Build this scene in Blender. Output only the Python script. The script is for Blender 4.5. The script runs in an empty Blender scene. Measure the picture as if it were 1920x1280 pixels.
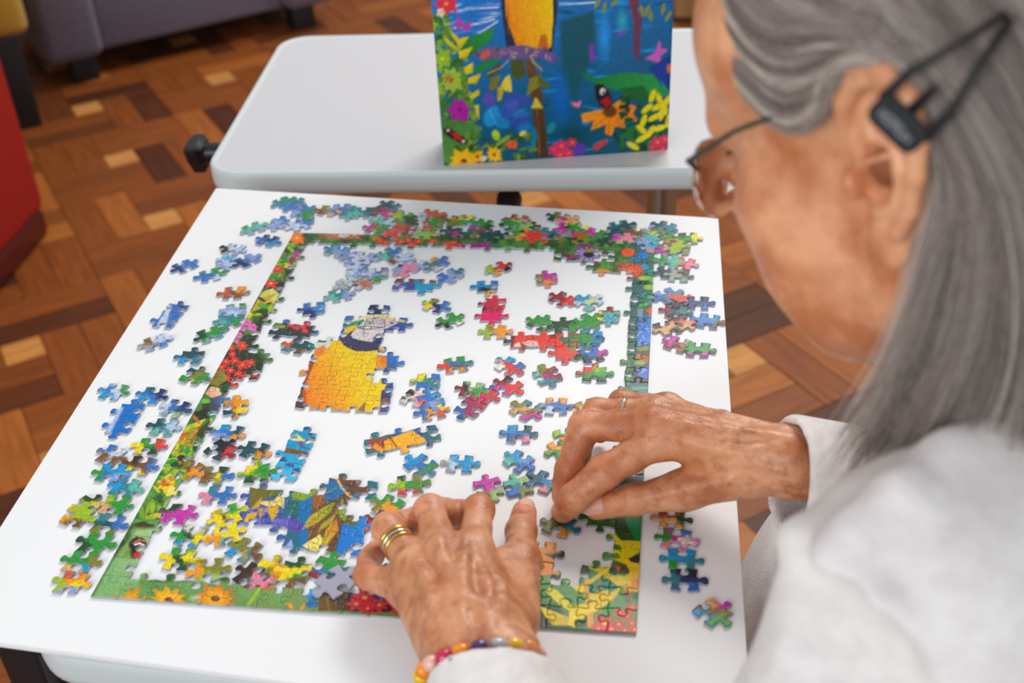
import bpy, bmesh, math, random
import numpy as np
from mathutils import Vector, Matrix
from mathutils.geometry import delaunay_2d_cdt

random.seed(7)
rng = np.random.default_rng(7)
SC = bpy.context.scene
COL = SC.collection

# ------------------------------------------------------------------ camera
CAM_R = np.array([[0.9916365896330229, 0.12315747952108452, -0.038588979501943226],
                  [0.038418138639482284, -0.5671227287031413, -0.8227368091995038],
                  [-0.12321087908324194, 0.8143734068756892, -0.5671111297172873]])   # rows: right, down, forward
CAM_C = np.array([0.3662115423701025, -0.5029582774427457, 0.5706469083430679])
FPX = 2200.0


def at(px, py, z=0.0):
    """point of the horizontal plane z that the photograph shows at px, py (1920x1280)"""
    d = CAM_R.T @ np.array([(px - 960) / FPX, (py - 640) / FPX, 1.0])
    return CAM_C + d * ((z - CAM_C[2]) / d[2])


def at_depth(px, py, dep):
    d = CAM_R.T @ np.array([(px - 960) / FPX, (py - 640) / FPX, 1.0])
    return CAM_C + d * dep


def to_px(P):
    c = (np.asarray(P, float) - CAM_C) @ CAM_R.T
    return np.stack([960 + FPX * c[..., 0] / c[..., 2], 640 + FPX * c[..., 1] / c[..., 2]], -1)


cam_data = bpy.data.cameras.new('camera')
cam = bpy.data.objects.new('camera', cam_data)
COL.objects.link(cam)
M = Matrix.Identity(4)
for i in range(3):
    M[i][0] = CAM_R[0, i]
    M[i][1] = -CAM_R[1, i]
    M[i][2] = -CAM_R[2, i]
    M[i][3] = CAM_C[i]
cam.matrix_world = M
cam_data.sensor_width = 36.0
cam_data.lens = FPX / 1920 * 36.0
cam_data.clip_start = 0.02
cam_data.dof.use_dof = True
cam_data.dof.focus_distance = 0.93
cam_data.dof.aperture_fstop = 6.0
SC.camera = cam

# ------------------------------------------------------------------ world, lights, exposure
world = bpy.data.worlds.new('world')
SC.world = world
world.use_nodes = True
wn = world.node_tree.nodes
wn['Background'].inputs['Color'].default_value = (0.93, 0.96, 1.0, 1)
wn['Background'].inputs['Strength'].default_value = 0.56


def area_light(name, loc, target, sx, sy, power, color):
    d = bpy.data.lights.new(name, 'AREA')
    d.shape = 'RECTANGLE'
    d.size, d.size_y, d.energy, d.color = sx, sy, power, color
    o = bpy.data.objects.new(name, d)
    COL.objects.link(o)
    o.location = loc
    o.rotation_euler = (Vector(target) - Vector(loc)).to_track_quat('-Z', 'Y').to_euler()
    return o


area_light('window_light_back', (0.95, 3.3, 3.0), (0.3, 0.2, 0.0), 2.0, 1.3, 128, (1.0, 0.97, 0.93))
area_light('fill_light_front', (-0.9, -3.0, 1.25), (0.4, 0.1, 0.1), 2.2, 1.6, 66, (0.97, 0.98, 1.0))  # added fill for surfaces facing the camera, no known window there

SC.view_settings.view_transform = 'Standard'
SC.view_settings.look = 'None'
SC.view_settings.gamma = 1.0
SC.view_settings.use_curve_mapping = False
SC.view_settings.exposure = -0.07
SC.cycles.use_denoising = True
SC.cycles.max_bounces = 8


# ------------------------------------------------------------------ helpers
def lin(c):
    """sRGB 0-255 -> linear"""
    a = np.asarray(c, float) / 255.0
    return np.where(a <= 0.04045, a / 12.92, ((a + 0.055) / 1.055) ** 2.4)


def rgba(c):
    l = lin(c)
    return (float(l[0]), float(l[1]), float(l[2]), 1.0)


def mat(name, color=(128, 128, 128), rough=0.5, metal=0.0, spec=0.5, coat=0.0, sheen=0.0):
    m = bpy.data.materials.new(name)
    m.use_nodes = True
    b = m.node_tree.nodes['Principled BSDF']
    b.inputs['Base Color'].default_value = rgba(color)
    b.inputs['Roughness'].default_value = rough
    b.inputs['Metallic'].default_value = metal
    b.inputs['Specular IOR Level'].default_value = spec
    b.inputs['Coat Weight'].default_value = coat
    b.inputs['Sheen Weight'].default_value = sheen
    return m


def nodes_of(m):
    return m.node_tree.nodes, m.node_tree.links, m.node_tree.nodes['Principled BSDF']


def add_noise_color(m, c1, c2, scale=5.0, detail=4.0, lo=0.35, hi=0.65, stretch=None, coords='Object'):
    n, l, b = nodes_of(m)
    tc = n.new('ShaderNodeTexCoord')
    mp = n.new('ShaderNodeMapping')
    if stretch:
        mp.inputs['Scale'].default_value = stretch
    nz = n.new('ShaderNodeTexNoise')
    nz.inputs['Scale'].default_value = scale
    nz.inputs['Detail'].default_value = detail
    cr = n.new('ShaderNodeValToRGB')
    cr.color_ramp.elements[0].position = lo
    cr.color_ramp.elements[1].position = hi
    cr.color_ramp.elements[0].color = rgba(c1)
    cr.color_ramp.elements[1].color = rgba(c2)
    l.new(tc.outputs[coords], mp.inputs['Vector'])
    l.new(mp.outputs['Vector'], nz.inputs['Vector'])
    l.new(nz.outputs['Fac'], cr.inputs['Fac'])
    l.new(cr.outputs['Color'], b.inputs['Base Color'])
    return mp, nz, cr


def add_bump(m, scale=200.0, strength=0.2, dist=0.001, detail=3.0, coords='Object'):
    n, l, b = nodes_of(m)
    tc = n.new('ShaderNodeTexCoord')
    nz = n.new('ShaderNodeTexNoise')
    nz.inputs['Scale'].default_value = scale
    nz.inputs['Detail'].default_value = detail
    bp = n.new('ShaderNodeBump')
    bp.inputs['Strength'].default_value = strength
    bp.inputs['Distance'].default_value = dist
    l.new(tc.outputs[coords], nz.inputs['Vector'])
    l.new(nz.outputs['Fac'], bp.inputs['Height'])
    l.new(bp.outputs['Normal'], b.inputs['Normal'])


def obj_from_bm(name, bm, material=None, parent=None, smooth=True):
    me = bpy.data.meshes.new(name)
    bm.to_mesh(me)
    bm.free()
    if smooth:
        me.polygons.foreach_set('use_smooth', [True] * len(me.polygons))
    return link_mesh(name, me, material, parent)


def link_mesh(name, me, material=None, parent=None):
    o = bpy.data.objects.new(name, me)
    COL.objects.link(o)
    if material:
        me.materials.append(material)
    if parent:
        o.parent = parent
    return o


def mesh_np(name, verts, faces, material=None, parent=None, smooth=True):
    me = bpy.data.meshes.new(name)
    me.from_pydata([tuple(v) for v in verts], [], [tuple(int(i) for i in f) for f in faces])
    if smooth:
        me.polygons.foreach_set('use_smooth', [True] * len(me.polygons))
    me.update()
    return link_mesh(name, me, material, parent)


def empty(name, loc=(0, 0, 0), rotz=0.0):
    o = bpy.data.objects.new(name, None)
    COL.objects.link(o)
    o.location = loc
    o.rotation_euler = (0, 0, rotz)
    o.empty_display_size = 0.05
    return o


def tag(o, label, cat, group=None):
    o['label'] = label
    o['category'] = cat
    if group:
        o['group'] = group
    return o


def autosmooth(o, deg=35):
    bm = bmesh.new()
    bm.from_mesh(o.data)
    for e in bm.edges:
        if len(e.link_faces) == 2 and e.calc_face_angle(0) > math.radians(deg):
            e.smooth = False
    bm.to_mesh(o.data)
    bm.free()
    return o


def bm_box(bm, c, s, bevel=0.0, seg=3, rot=None):
    r = bmesh.ops.create_cube(bm, size=1.0)
    vs = r['verts']
    for v in vs:
        v.co = Vector((v.co.x * s[0], v.co.y * s[1], v.co.z * s[2]))
    if bevel:
        es = list({e for v in vs for e in v.link_edges})
        rb = bmesh.ops.bevel(bm, geom=es, offset=bevel, segments=seg, profile=0.5, affect='EDGES')
        vs = list({v for f in rb['faces'] for v in f.verts} | {v for v in vs if v.is_valid})
    for v in vs:
        co = v.co
        if rot:
            co = rot @ co
        v.co = co + Vector(c)
    return vs


def bm_tube(bm, pts, radii, seg=12, cap=True):
    pts = [Vector(p) for p in pts]
    if not hasattr(radii, '__len__'):
        radii = [radii] * len(pts)
    rings = []
    up = None
    for i, p in enumerate(pts):
        t = (pts[min(i + 1, len(pts) - 1)] - pts[max(i - 1, 0)]).normalized()
        if up is None:
            up = Vector((0, 0, 1)) if abs(t.z) < 0.9 else Vector((1, 0, 0))
        a = t.cross(up).normalized()
        b = a.cross(t).normalized()
        up = b
        rings.append([bm.verts.new(p + (a * math.cos(2 * math.pi * k / seg) + b * math.sin(2 * math.pi * k / seg)) * radii[i]) for k in range(seg)])
    for r0, r1 in zip(rings, rings[1:]):
        for k in range(seg):
            bm.faces.new((r0[k], r0[(k + 1) % seg], r1[(k + 1) % seg], r1[k]))
    if cap:
        bm.faces.new(rings[0][::-1])
        bm.faces.new(rings[-1])


def rounded_rect(w, h, r, n=8):
    pts = []
    for cx, cy, a0 in ((w / 2 - r, h / 2 - r, 0), (-w / 2 + r, h / 2 - r, 90), (-w / 2 + r, -h / 2 + r, 180), (w / 2 - r, -h / 2 + r, 270)):
        for k in range(n + 1):
            a = math.radians(a0 + 90 * k / n)
            pts.append((cx + r * math.cos(a), cy + r * math.sin(a)))
    return pts


def bm_loft(bm, rings, cap=True):
    """rings: list of equal length point lists"""
    R = [[bm.verts.new(Vector(p)) for p in ring] for ring in rings]
    n = len(R[0])
    for a, b in zip(R, R[1:]):
        for k in range(n):
            bm.faces.new((a[k], a[(k + 1) % n], b[(k + 1) % n], b[k]))
    if cap:
        bm.faces.new(R[0][::-1])
        bm.faces.new(R[-1])
    return R
# ------------------------------------------------------------------ floor: square pinwheel parquet
FLOOR_Z = -0.72


def wood(name, dark, mid, light, rough=0.5):
    m = mat(name, mid, rough, spec=0.28, coat=0.05)
    n, l, b = nodes_of(m)
    b.inputs['Coat Roughness'].default_value = 0.22
    tc = n.new('ShaderNodeTexCoord')
    oi = n.new('ShaderNodeObjectInfo')
    vm = n.new('ShaderNodeVectorMath'); vm.operation = 'SCALE'
    vm.inputs[0].default_value = (13.0, 7.0, 3.0)
    l.new(oi.outputs['Random'], vm.inputs['Scale'])
    add = n.new('ShaderNodeVectorMath'); add.operation = 'ADD'
    l.new(tc.outputs['Object'], add.inputs[0]); l.new(vm.outputs['Vector'], add.inputs[1])
    mp = n.new('ShaderNodeMapping'); mp.inputs['Scale'].default_value = (6, 55, 20)
    l.new(add.outputs['Vector'], mp.inputs['Vector'])
    nz = n.new('ShaderNodeTexNoise'); nz.inputs['Scale'].default_value = 1.6; nz.inputs['Detail'].default_value = 5
    l.new(mp.outputs['Vector'], nz.inputs['Vector'])
    cr = n.new('ShaderNodeValToRGB')
    cr.color_ramp.elements[0].color = rgba(dark); cr.color_ramp.elements[0].position = 0.0
    cr.color_ramp.elements[1].color = rgba(light); cr.color_ramp.elements[1].position = 1.0
    e = cr.color_ramp.elements.new(0.16); e.color = rgba(dark)
    e = cr.color_ramp.elements.new(0.3); e.color = rgba(mid)
    e = cr.color_ramp.elements.new(0.78); e.color = rgba(mid)
    l.new(oi.outputs['Random'], cr.inputs['Fac'])
    mx = n.new('ShaderNodeMix'); mx.data_type = 'RGBA'; mx.blend_type = 'MULTIPLY'
    mr = n.new('ShaderNodeMapRange')
    mr.inputs['From Min'].default_value = 0.3; mr.inputs['From Max'].default_value = 0.7
    mr.inputs['To Min'].default_value = 0.72; mr.inputs['To Max'].default_value = 1.12
    l.new(nz.outputs['Fac'], mr.inputs['Value'])
    mx.inputs['Factor'].default_value = 1.0
    l.new(cr.outputs['Color'], mx.inputs['A']); l.new(mr.outputs['Result'], mx.inputs['B'])
    l.new(mx.outputs['Result'], b.inputs['Base Color'])
    return m


M_STRIP = wood('parquet_wood', (86, 44, 20), (140, 74, 26), (178, 104, 42))
M_INLAY = wood('parquet_inlay_wood', (196, 132, 66), (206, 142, 74), (214, 152, 84))
M_SUB = mat('subfloor', (45, 26, 14), 0.8)

bm = bmesh.new()
bm_box(bm, (0.2, 1.6, FLOOR_Z - 0.03), (6.4, 6.4, 0.04))
floor = obj_from_bm('floor', bm, M_SUB, smooth=False)
floor['kind'] = 'structure'


def block_mesh(name, sx, sy, m):
    bm = bmesh.new()
    bm_box(bm, (0, 0, -0.004), (sx, sy, 0.012), bevel=0.0012, seg=1)
    me = bpy.data.meshes.new(name)
    bm.to_mesh(me); bm.free()
    me.materials.append(m)
    return me


PW = 0.0775
STRIP_ME = block_mesh('parquet_strip', 3 * PW - 0.001, PW - 0.001, M_STRIP)
INLAY_ME = block_mesh('parquet_inlay', PW - 0.001, PW - 0.001, M_INLAY)
# lattice of inlays as read off the floor
A0 = np.array([-0.795, 1.797])
ang = math.radians(36.5)
e1 = np.array([math.cos(ang), math.sin(ang)]); e2 = np.array([-e1[1], e1[0]])
PITCH = 5 * PW
blocks = []
for i in range(-12, 13):
    for j in range(-12, 13):
        c = A0 + i * PITCH * e1 + j * PITCH * e2
        if not (-2.9 < c[0] < 2.4 and -0.9 < c[1] < 4.6):
            continue
        blocks.append(('i', c, ang))
        for q in range(4):           # four blocks of two strips around every inlay, half of them shared
            a = q * math.pi / 2
            d1 = np.array([math.cos(a) * e1[0] - math.sin(a) * e1[1], math.sin(a) * e1[0] + math.cos(a) * e1[1]])
            d2 = np.array([-d1[1], d1[0]])
            for s in (0, 1):
                # block 3 x 2 : along d1 from -0.5 to 2.5 , across d2 from 0.5 to 2.5
                cc = c + PW * (1.0 * d1 + (1.0 + s) * d2)
                blocks.append(('s', cc, ang + a))
seen = {}
for b in blocks:
    k = (b[0], round(b[1][0] / 0.02), round(b[1][1] / 0.02))
    seen.setdefault(k, b)
blocks = list(seen.values())


def floor_rank(b):
    p = np.array([b[1][0], b[1][1], FLOOR_Z])
    cc = CAM_R @ (p - CAM_C)
    if cc[2] < 0.3:
        return 1e9
    x, y = 960 + FPX * cc[0] / cc[2], 640 + FPX * cc[1] / cc[2]
    if x < -60 or x > 1980 or y < -60 or y > 1340:
        return 1e6 + cc[2]
    left = x < 560 - (y - 330) * 0.6 + 60 or y < 90
    right = x > 1330 and 360 < y < 830
    gap = 355 < y < 420 and x > 500
    return cc[2] if (left or right or gap) else 5e5 + cc[2]


blocks.sort(key=floor_rank)
cnt = {'s': 0, 'i': 0}
rest = {'s': bmesh.new(), 'i': bmesh.new()}
tones = {'s': [], 'i': []}
for k, (kind, c, a) in enumerate(blocks):
    if cnt[kind] < 290 and floor_rank((kind, c, a)) < 1e6:
        cnt[kind] += 1
        o = bpy.data.objects.new('parquet_strip' if kind == 's' else 'parquet_inlay', STRIP_ME if kind == 's' else INLAY_ME)
        COL.objects.link(o)
        o.location = (c[0], c[1], FLOOR_Z - 0.002 + rng.uniform(-0.0003, 0.0003))
        o.rotation_euler = (0, 0, a)
        o.parent = floor
    else:
        sx = 3 * PW if kind == 's' else PW
        bm_box(rest[kind], (c[0], c[1], FLOOR_Z - 0.006), (sx - 0.001, PW - 0.001, 0.012), rot=Matrix.Rotation(a, 3, 'Z'))
        tones[kind] += [rng.random()] * 8
for kind, nm, m in (('s', 'outer_parquet', M_STRIP), ('i', 'outer_inlays', M_INLAY)):
    m2 = m.copy(); m2.name = nm + '_wood'
    n_, l_ = m2.node_tree.nodes, m2.node_tree.links
    at_ = n_.new('ShaderNodeAttribute'); at_.attribute_name = 'tone'
    for nd_ in n_:
        if nd_.type == 'VALTORGB':
            l_.new(at_.outputs['Fac'], nd_.inputs['Fac'])
    o = obj_from_bm(nm, rest[kind], m2, floor, smooth=False)
    ta = o.data.attributes.new('tone', 'FLOAT', 'POINT')
    ta.data.foreach_set('value', np.array(tones[kind], np.float32))
    o['kind'] = 'stuff'

# ------------------------------------------------------------------ room shell beyond the frame
M_WALL = mat('cream_wall_paint', (206, 198, 184), 0.85)
add_bump(M_WALL, 60, 0.15, 0.002)


def wall(name, c, s):
    b = bmesh.new()
    bm_box(b, c, s)
    o = obj_from_bm(name, b, M_WALL, smooth=False)
    o['kind'] = 'structure'


wall('wall_back', (0.2, 4.75, FLOOR_Z + 1.25), (6.4, 0.1, 2.5))
wall('wall_left', (-2.95, 1.6, FLOOR_Z + 1.25), (0.1, 6.2, 2.5))
for nm, c, s in (('baseboard_back', (0.2, 4.69, FLOOR_Z + 0.05), (6.2, 0.02, 0.1)), ('baseboard_left', (-2.89, 1.6, FLOOR_Z + 0.05), (0.02, 6.1, 0.1))):
    b = bmesh.new(); bm_box(b, c, s, 0.004, 2)
    o = obj_from_bm(nm, b, M_SUB, smooth=False); o['kind'] = 'structure'

# ------------------------------------------------------------------ chairs in the background
M_GREY = mat('grey_upholstery', (104, 96, 112), 0.9, sheen=0.3)
add_noise_color(M_GREY, (92, 85, 100), (116, 108, 124), 260, 3)
M_BLACKWOOD = mat('black_leg_paint', (30, 31, 36), 0.45)
M_MUSTARD = mat('mustard_upholstery', (196, 152, 40), 0.9, sheen=0.3)
add_noise_color(M_MUSTARD, (180, 138, 34), (206, 164, 52), 200, 3)
M_RED = mat('red_upholstery', (168, 14, 10), 0.6)
add_noise_color(M_RED, (152, 10, 8), (176, 20, 12), 120, 3)


def armchair(name, fl, fr, legh, material, label, deep=0.72, armw=0.17, proud=0.03):
    """fl, fr: floor points below the two ends of the seat front between the arms"""
    fl, fr = Vector((fl[0], fl[1], FLOOR_Z)), Vector((fr[0], fr[1], FLOOR_Z))
    ax = (fr - fl).normalized()
    w = (fr - fl).length
    root = empty(name, (fl + fr) / 2, math.atan2(ax.y, ax.x))
    tag(root, label, 'armchair')
    def part(nm, c, s, bev, m=material):
        b = bmesh.new()
        bm_box(b, c, s, bev, 4)
        return obj_from_bm(nm, b, m, root)
    part('seat_base', (0, deep / 2, legh + 0.14), (w + 0.01, deep - 0.02, 0.28), 0.015)
    part('seat_cushion', (0, deep / 2 - 0.03, legh + 0.36), (w - 0.005, deep - 0.1, 0.16), 0.045)
    for s in (-1, 1):
        part('armrest', (s * (w / 2 + armw / 2 + 0.003), deep / 2 - proud, legh + 0.3), (armw, deep + 0.02, 0.6), 0.03)
        for yy in (0.03, deep - 0.08):
            part('leg', (s * (w / 2 + armw / 2 - 0.02), yy, legh / 2 + 0.001), (0.075, 0.07, legh + 0.01), 0.006, M_BLACKWOOD)
    part('backrest', (0, deep - 0.05, legh + 0.48), (w + 2 * armw - 0.02, 0.2, 0.86), 0.05)
    return root


armchair('grey_armchair', (-1.29, 2.66), (-0.85, 3.03), 0.075, M_GREY,
         'grey upholstered armchair on short black legs standing on the parquet floor')
mc = at(58, 63, -0.47)
armchair('mustard_armchair', (mc[0] - 0.46, mc[1] - 0.38), (mc[0] - 0.078, mc[1] - 0.064), 0.25, M_MUSTARD,
         'mustard yellow armchair with high dark legs beside the grey armchair', deep=0.56, armw=0.10, proud=0.0)

# red upholstered cube seat at the photograph's edge
root = empty('red_ottoman', (-1.29, 1.42, FLOOR_Z), math.radians(2))
tag(root, 'red upholstered box seat standing on the parquet beside the table', 'ottoman')
b = bmesh.new(); bm_box(b, (0, 0, 0.31), (0.55, 0.6, 0.5), 0.035, 4); obj_from_bm('seat', b, M_RED, root)
b = bmesh.new(); bm_box(b, (0, 0, 0.035), (0.53, 0.58, 0.065), 0.012, 2)
obj_from_bm('plinth', b, mat('red_plinth_paint', (84, 10, 8), 0.4), root)

# pale wooden sideboard far behind the puzzle box
M_PALEW = mat('pale_wood', (190, 146, 92), 0.5)
add_noise_color(M_PALEW, (172, 122, 66), (206, 168, 116), 3, 4, stretch=(14, 14, 1.2))
sb = at(1258, 44, FLOOR_Z)
root = empty('wooden_sideboard', (sb[0] + 0.45, sb[1] + 0.2, FLOOR_Z), math.radians(-4))
tag(root, 'pale wooden sideboard standing far behind the puzzle box', 'sideboard')
b = bmesh.new(); bm_box(b, (0, 0.0, 0.43), (0.9, 0.4, 0.7), 0.006, 2); obj_from_bm('carcass', b, M_PALEW, root, smooth=False)
b = bmesh.new(); bm_box(b, (0, 0.0, 0.04), (0.86, 0.36, 0.08), 0.004, 1); obj_from_bm('plinth', b, M_PALEW, root, smooth=False)
for s_ in (-1, 1):
    b = bmesh.new(); bm_box(b, (s_ * 0.224, -0.209, 0.43), (0.43, 0.018, 0.66), 0.004, 2); d_ = obj_from_bm('door', b, M_PALEW, root, smooth=False)
    b = bmesh.new(); bm_box(b, (s_ * 0.05, -0.226, 0.5), (0.012, 0.02, 0.12), 0.004, 2); obj_from_bm('handle', b, M_BLACKWOOD, d_)

# ------------------------------------------------------------------ over-chair tables
M_TOP = mat('grey_table_laminate', (205, 204, 208), 0.42, spec=0.4)
add_noise_color(M_TOP, (200, 199, 204), (209, 208, 211), 400, 2)
M_EDGE = mat('grey_table_edge', (204, 213, 215), 0.4, spec=0.4)
M_STEEL = mat('brushed_steel', (190, 188, 180), 0.3, metal=0.9)
M_BLACKPL = mat('black_plastic', (22, 23, 26), 0.38)
M_DARKST = mat('dark_grey_steel', (58, 58, 64), 0.45, metal=0.5)


def tray_table(label, corner, rot, w, d, ztop, r=0.045):
    root = empty('tray_table', (corner[0], corner[1], ztop), rot)
    tag(root, label, 'table')
    bm = bmesh.new()
    prof = [(-0.0105, -0.026), (-0.003, -0.0262), (-0.0006, -0.024), (0.0, -0.018), (0.0, -0.006), (-0.0006, -0.001), (-0.0022, 0.0012), (-0.005, 0.0016), (-0.0075, 0.0008), (-0.0095, 0.0)]
    rings = []
    for off, z in prof:
        rings.append([(x + w / 2, y + d / 2, z) for x, y in rounded_rect(w + 2 * off, d + 2 * off, r + off, 10)])
    bm_loft(bm, rings[:], cap=False)
    obj_from_bm('edge_band', bm, M_EDGE, root)
    bm = bmesh.new()
    pts = [(x + w / 2, y + d / 2) for x, y in rounded_rect(w - 0.018, d - 0.018, r - 0.009, 10)]
    bm_loft(bm, [[(x, y, -0.025) for x, y in pts], [(x, y, 0.0002) for x, y in pts]])
    autosmooth(obj_from_bm('table_top', bm, M_TOP, root))
    # steel slide bar under the top with a star knob at its end
    bm = bmesh.new()
    bm_tube(bm, [(-0.028, 0.155, -0.045), (w - 0.06, 0.155, -0.045)], 0.011, 16)
    autosmooth(obj_from_bm('slide_bar', bm, M_STEEL, root))
    bm = bmesh.new()
    n = 30
    ring = []
    for k in range(n):
        a = 2 * math.pi * k / n
        rr = 0.019 + 0.0085 * max(0, math.cos(3 * a)) ** 1.5
        ring.append((rr * math.cos(a + 0.5), rr * math.sin(a + 0.5)))
    bm_loft(bm, [[(-0.066, 0.155 + y * 0.75, -0.045 + z * 0.75) for y, z in ring], [(-0.062, 0.155 + y, -0.045 + z) for y, z in ring],
                 [(-0.05, 0.155 + y, -0.045 + z) for y, z in ring], [(-0.044, 0.155 + y * 0.7, -0.045 + z * 0.7) for y, z in ring]])
    bm_tube(bm, [(-0.046, 0.155, -0.045), (-0.024, 0.155, -0.045)], 0.0125, 14)
    autosmooth(obj_from_bm('knob', bm, M_BLACKPL, root))
    bm = bmesh.new()
    bm_box(bm, (0.012, 0.155, -0.055), (0.05, 0.06, 0.03), 0.006)
    obj_from_bm('clamp', bm, M_BLACKPL, root)
    # underside frame, column and H base
    bm = bmesh.new()
    bm_box(bm, (w / 2, d / 2, -0.036), (w * 0.72, 0.05, 0.02), 0.003)
    bm_box(bm, (w / 2, d / 2, -0.036), (0.05, d * 0.72, 0.02), 0.003)
    obj_from_bm('support_frame', bm, M_DARKST, root)
    hz = FLOOR_Z - ztop
    bm = bmesh.new()
    bm_tube(bm, [(w * 0.86, d / 2, -0.04), (w * 0.86, d / 2, hz + 0.05)], 0.02, 18)
    autosmooth(obj_from_bm('column', bm, M_STEEL, root))
    bm = bmesh.new()
    bm_box(bm, (w * 0.86, d / 2, hz + 0.045), (0.05, d * 0.9, 0.03), 0.006)
    for s in (-1, 1):
        bm_box(bm, (w * 0.55, d / 2 + s * d * 0.42, hz + 0.04), (w * 0.75, 0.04, 0.025), 0.006)
    obj_from_bm('base', bm, M_DARKST, root)
    for s in (-1, 1):
        for xx in (0.2, 0.9):
            bm = bmesh.new()
            bm_tube(bm, [(w * xx, d / 2 + s * d * 0.42 - 0.009, hz + 0.0165), (w * xx, d / 2 + s * d * 0.42 + 0.009, hz + 0.0165)], 0.0155, 16)
            autosmooth(obj_from_bm('castor', bm, M_BLACKPL, root))
    return root


T2 = tray_table('pale grey tray table behind the puzzle board carrying the upright puzzle box', (-0.152, 0.637), math.radians(4.2), 0.62, 0.44, -0.012)
bm = bmesh.new()
bm_tube(bm, [(0.345, -0.004, -0.05), (0.345, 0.03, -0.05)], [0.013, 0.015], 16)
bm_tube(bm, [(0.345, 0.03, -0.05), (0.345, 0.16, -0.046)], 0.006, 12)
autosmooth(obj_from_bm('front_knob', bm, M_BLACKPL, T2))
T1 = tray_table('pale grey tray table carrying the white puzzle board', (-0.043, -0.040), math.radians(-3.4), 0.43, 0.44, -0.0118)
bm = bmesh.new()
bm_box(bm, (-0.018, 0.045, -0.085), (0.035, 0.04, 0.15), 0.006)
obj_from_bm('black_bracket', bm, M_BLACKPL, T1)
bm = bmesh.new()
bm_tube(bm, [(0.002, 0.03, -0.03), (0.0, 0.03, -0.16)], 0.006, 14)
autosmooth(obj_from_bm('bracket_rod', bm, M_DARKST, T1))

# ------------------------------------------------------------------ white puzzle board
M_BOARD = mat('white_board_paper', (243, 244, 245), 0.5, spec=0.35)
bm = bmesh.new()
BC = [at(-127, 1186)[:2], at(1396, 1290)[:2], at(1347, 408)[:2], at(405, 352)[:2]]
BC[1] = np.array([0.4285, -0.074])
bt = 0.0052
lo = [bm.verts.new((p[0], p[1], -0.0002 - bt)) for p in BC]
hi = [bm.verts.new((p[0], p[1], -0.0002)) for p in BC]
bm.faces.new(lo[::-1]); bm.faces.new(hi)
for k in range(4):
    bm.faces.new((lo[k], lo[(k + 1) % 4], hi[(k + 1) % 4], hi[k]))
bmesh.ops.bevel(bm, geom=list(bm.edges), offset=0.0006, segments=2, profile=0.5, affect='EDGES')
board = obj_from_bm('puzzle_board', bm, M_BOARD)
autosmooth(board, 25)
tag(board, 'large white board under the jigsaw puzzle lying on the tray table', 'board')
# ------------------------------------------------------------------ jigsaw print: a painting laid over the board plane
PAL = dict(b=(52, 112, 190), B=(38, 52, 104), c=(20, 146, 204), l=(140, 158, 212), p=(186, 203, 226), t=(46, 128, 142),
           T=(32, 78, 86), g=(46, 146, 52), G=(36, 76, 42), y=(238, 212, 16), o=(244, 150, 26), r=(228, 54, 48),
           R=(146, 38, 48), m=(196, 52, 162), k=(234, 128, 152), n=(122, 78, 40), N=(60, 40, 34), v=(128, 128, 38),
           e=(152, 186, 36), w=(228, 220, 208), a=(92, 182, 160), u=(218, 164, 104), s=(150, 160, 150), z=(34, 36, 42),
           q=(150, 190, 110), d=(200, 90, 60))
NAMES = dict(b='blue', B='navy', c='bright blue', l='lilac blue', p='pale blue', t='teal', T='dark teal', g='green', G='dark green',
             y='yellow', o='orange', r='red', R='maroon', m='magenta', k='pink', n='brown', N='dark brown', v='olive', e='lime green',
             w='cream', a='sea green', u='tan', s='grey green', z='black', q='pale green', d='rust red')


def pal(c):
    return np.array(PAL[c] if isinstance(c, str) else c, float)


X0, Y0, X1, Y1 = 60, 360, 1440, 1220
CW, CH = X1 - X0, Y1 - Y0
_sm = np.random.default_rng(3)


def vnoise(w, h, cell, r=_sm):
    gx, gy = int(w / cell) + 3, int(h / cell) + 3
    g = r.random((gy, gx))
    x = np.arange(w) / cell; y = np.arange(h) / cell
    xi, yi = x.astype(int), y.astype(int)
    fx, fy = x - xi, y - yi
    fx, fy = fx * fx * (3 - 2 * fx), fy * fy * (3 - 2 * fy)
    a = g[np.ix_(yi, xi)]; b = g[np.ix_(yi, xi + 1)]; c = g[np.ix_(yi + 1, xi)]; d = g[np.ix_(yi + 1, xi + 1)]
    return (a * (1 - fx) + b * fx) * (1 - fy)[:, None] + (c * (1 - fx) + d * fx) * fy[:, None]


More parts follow.
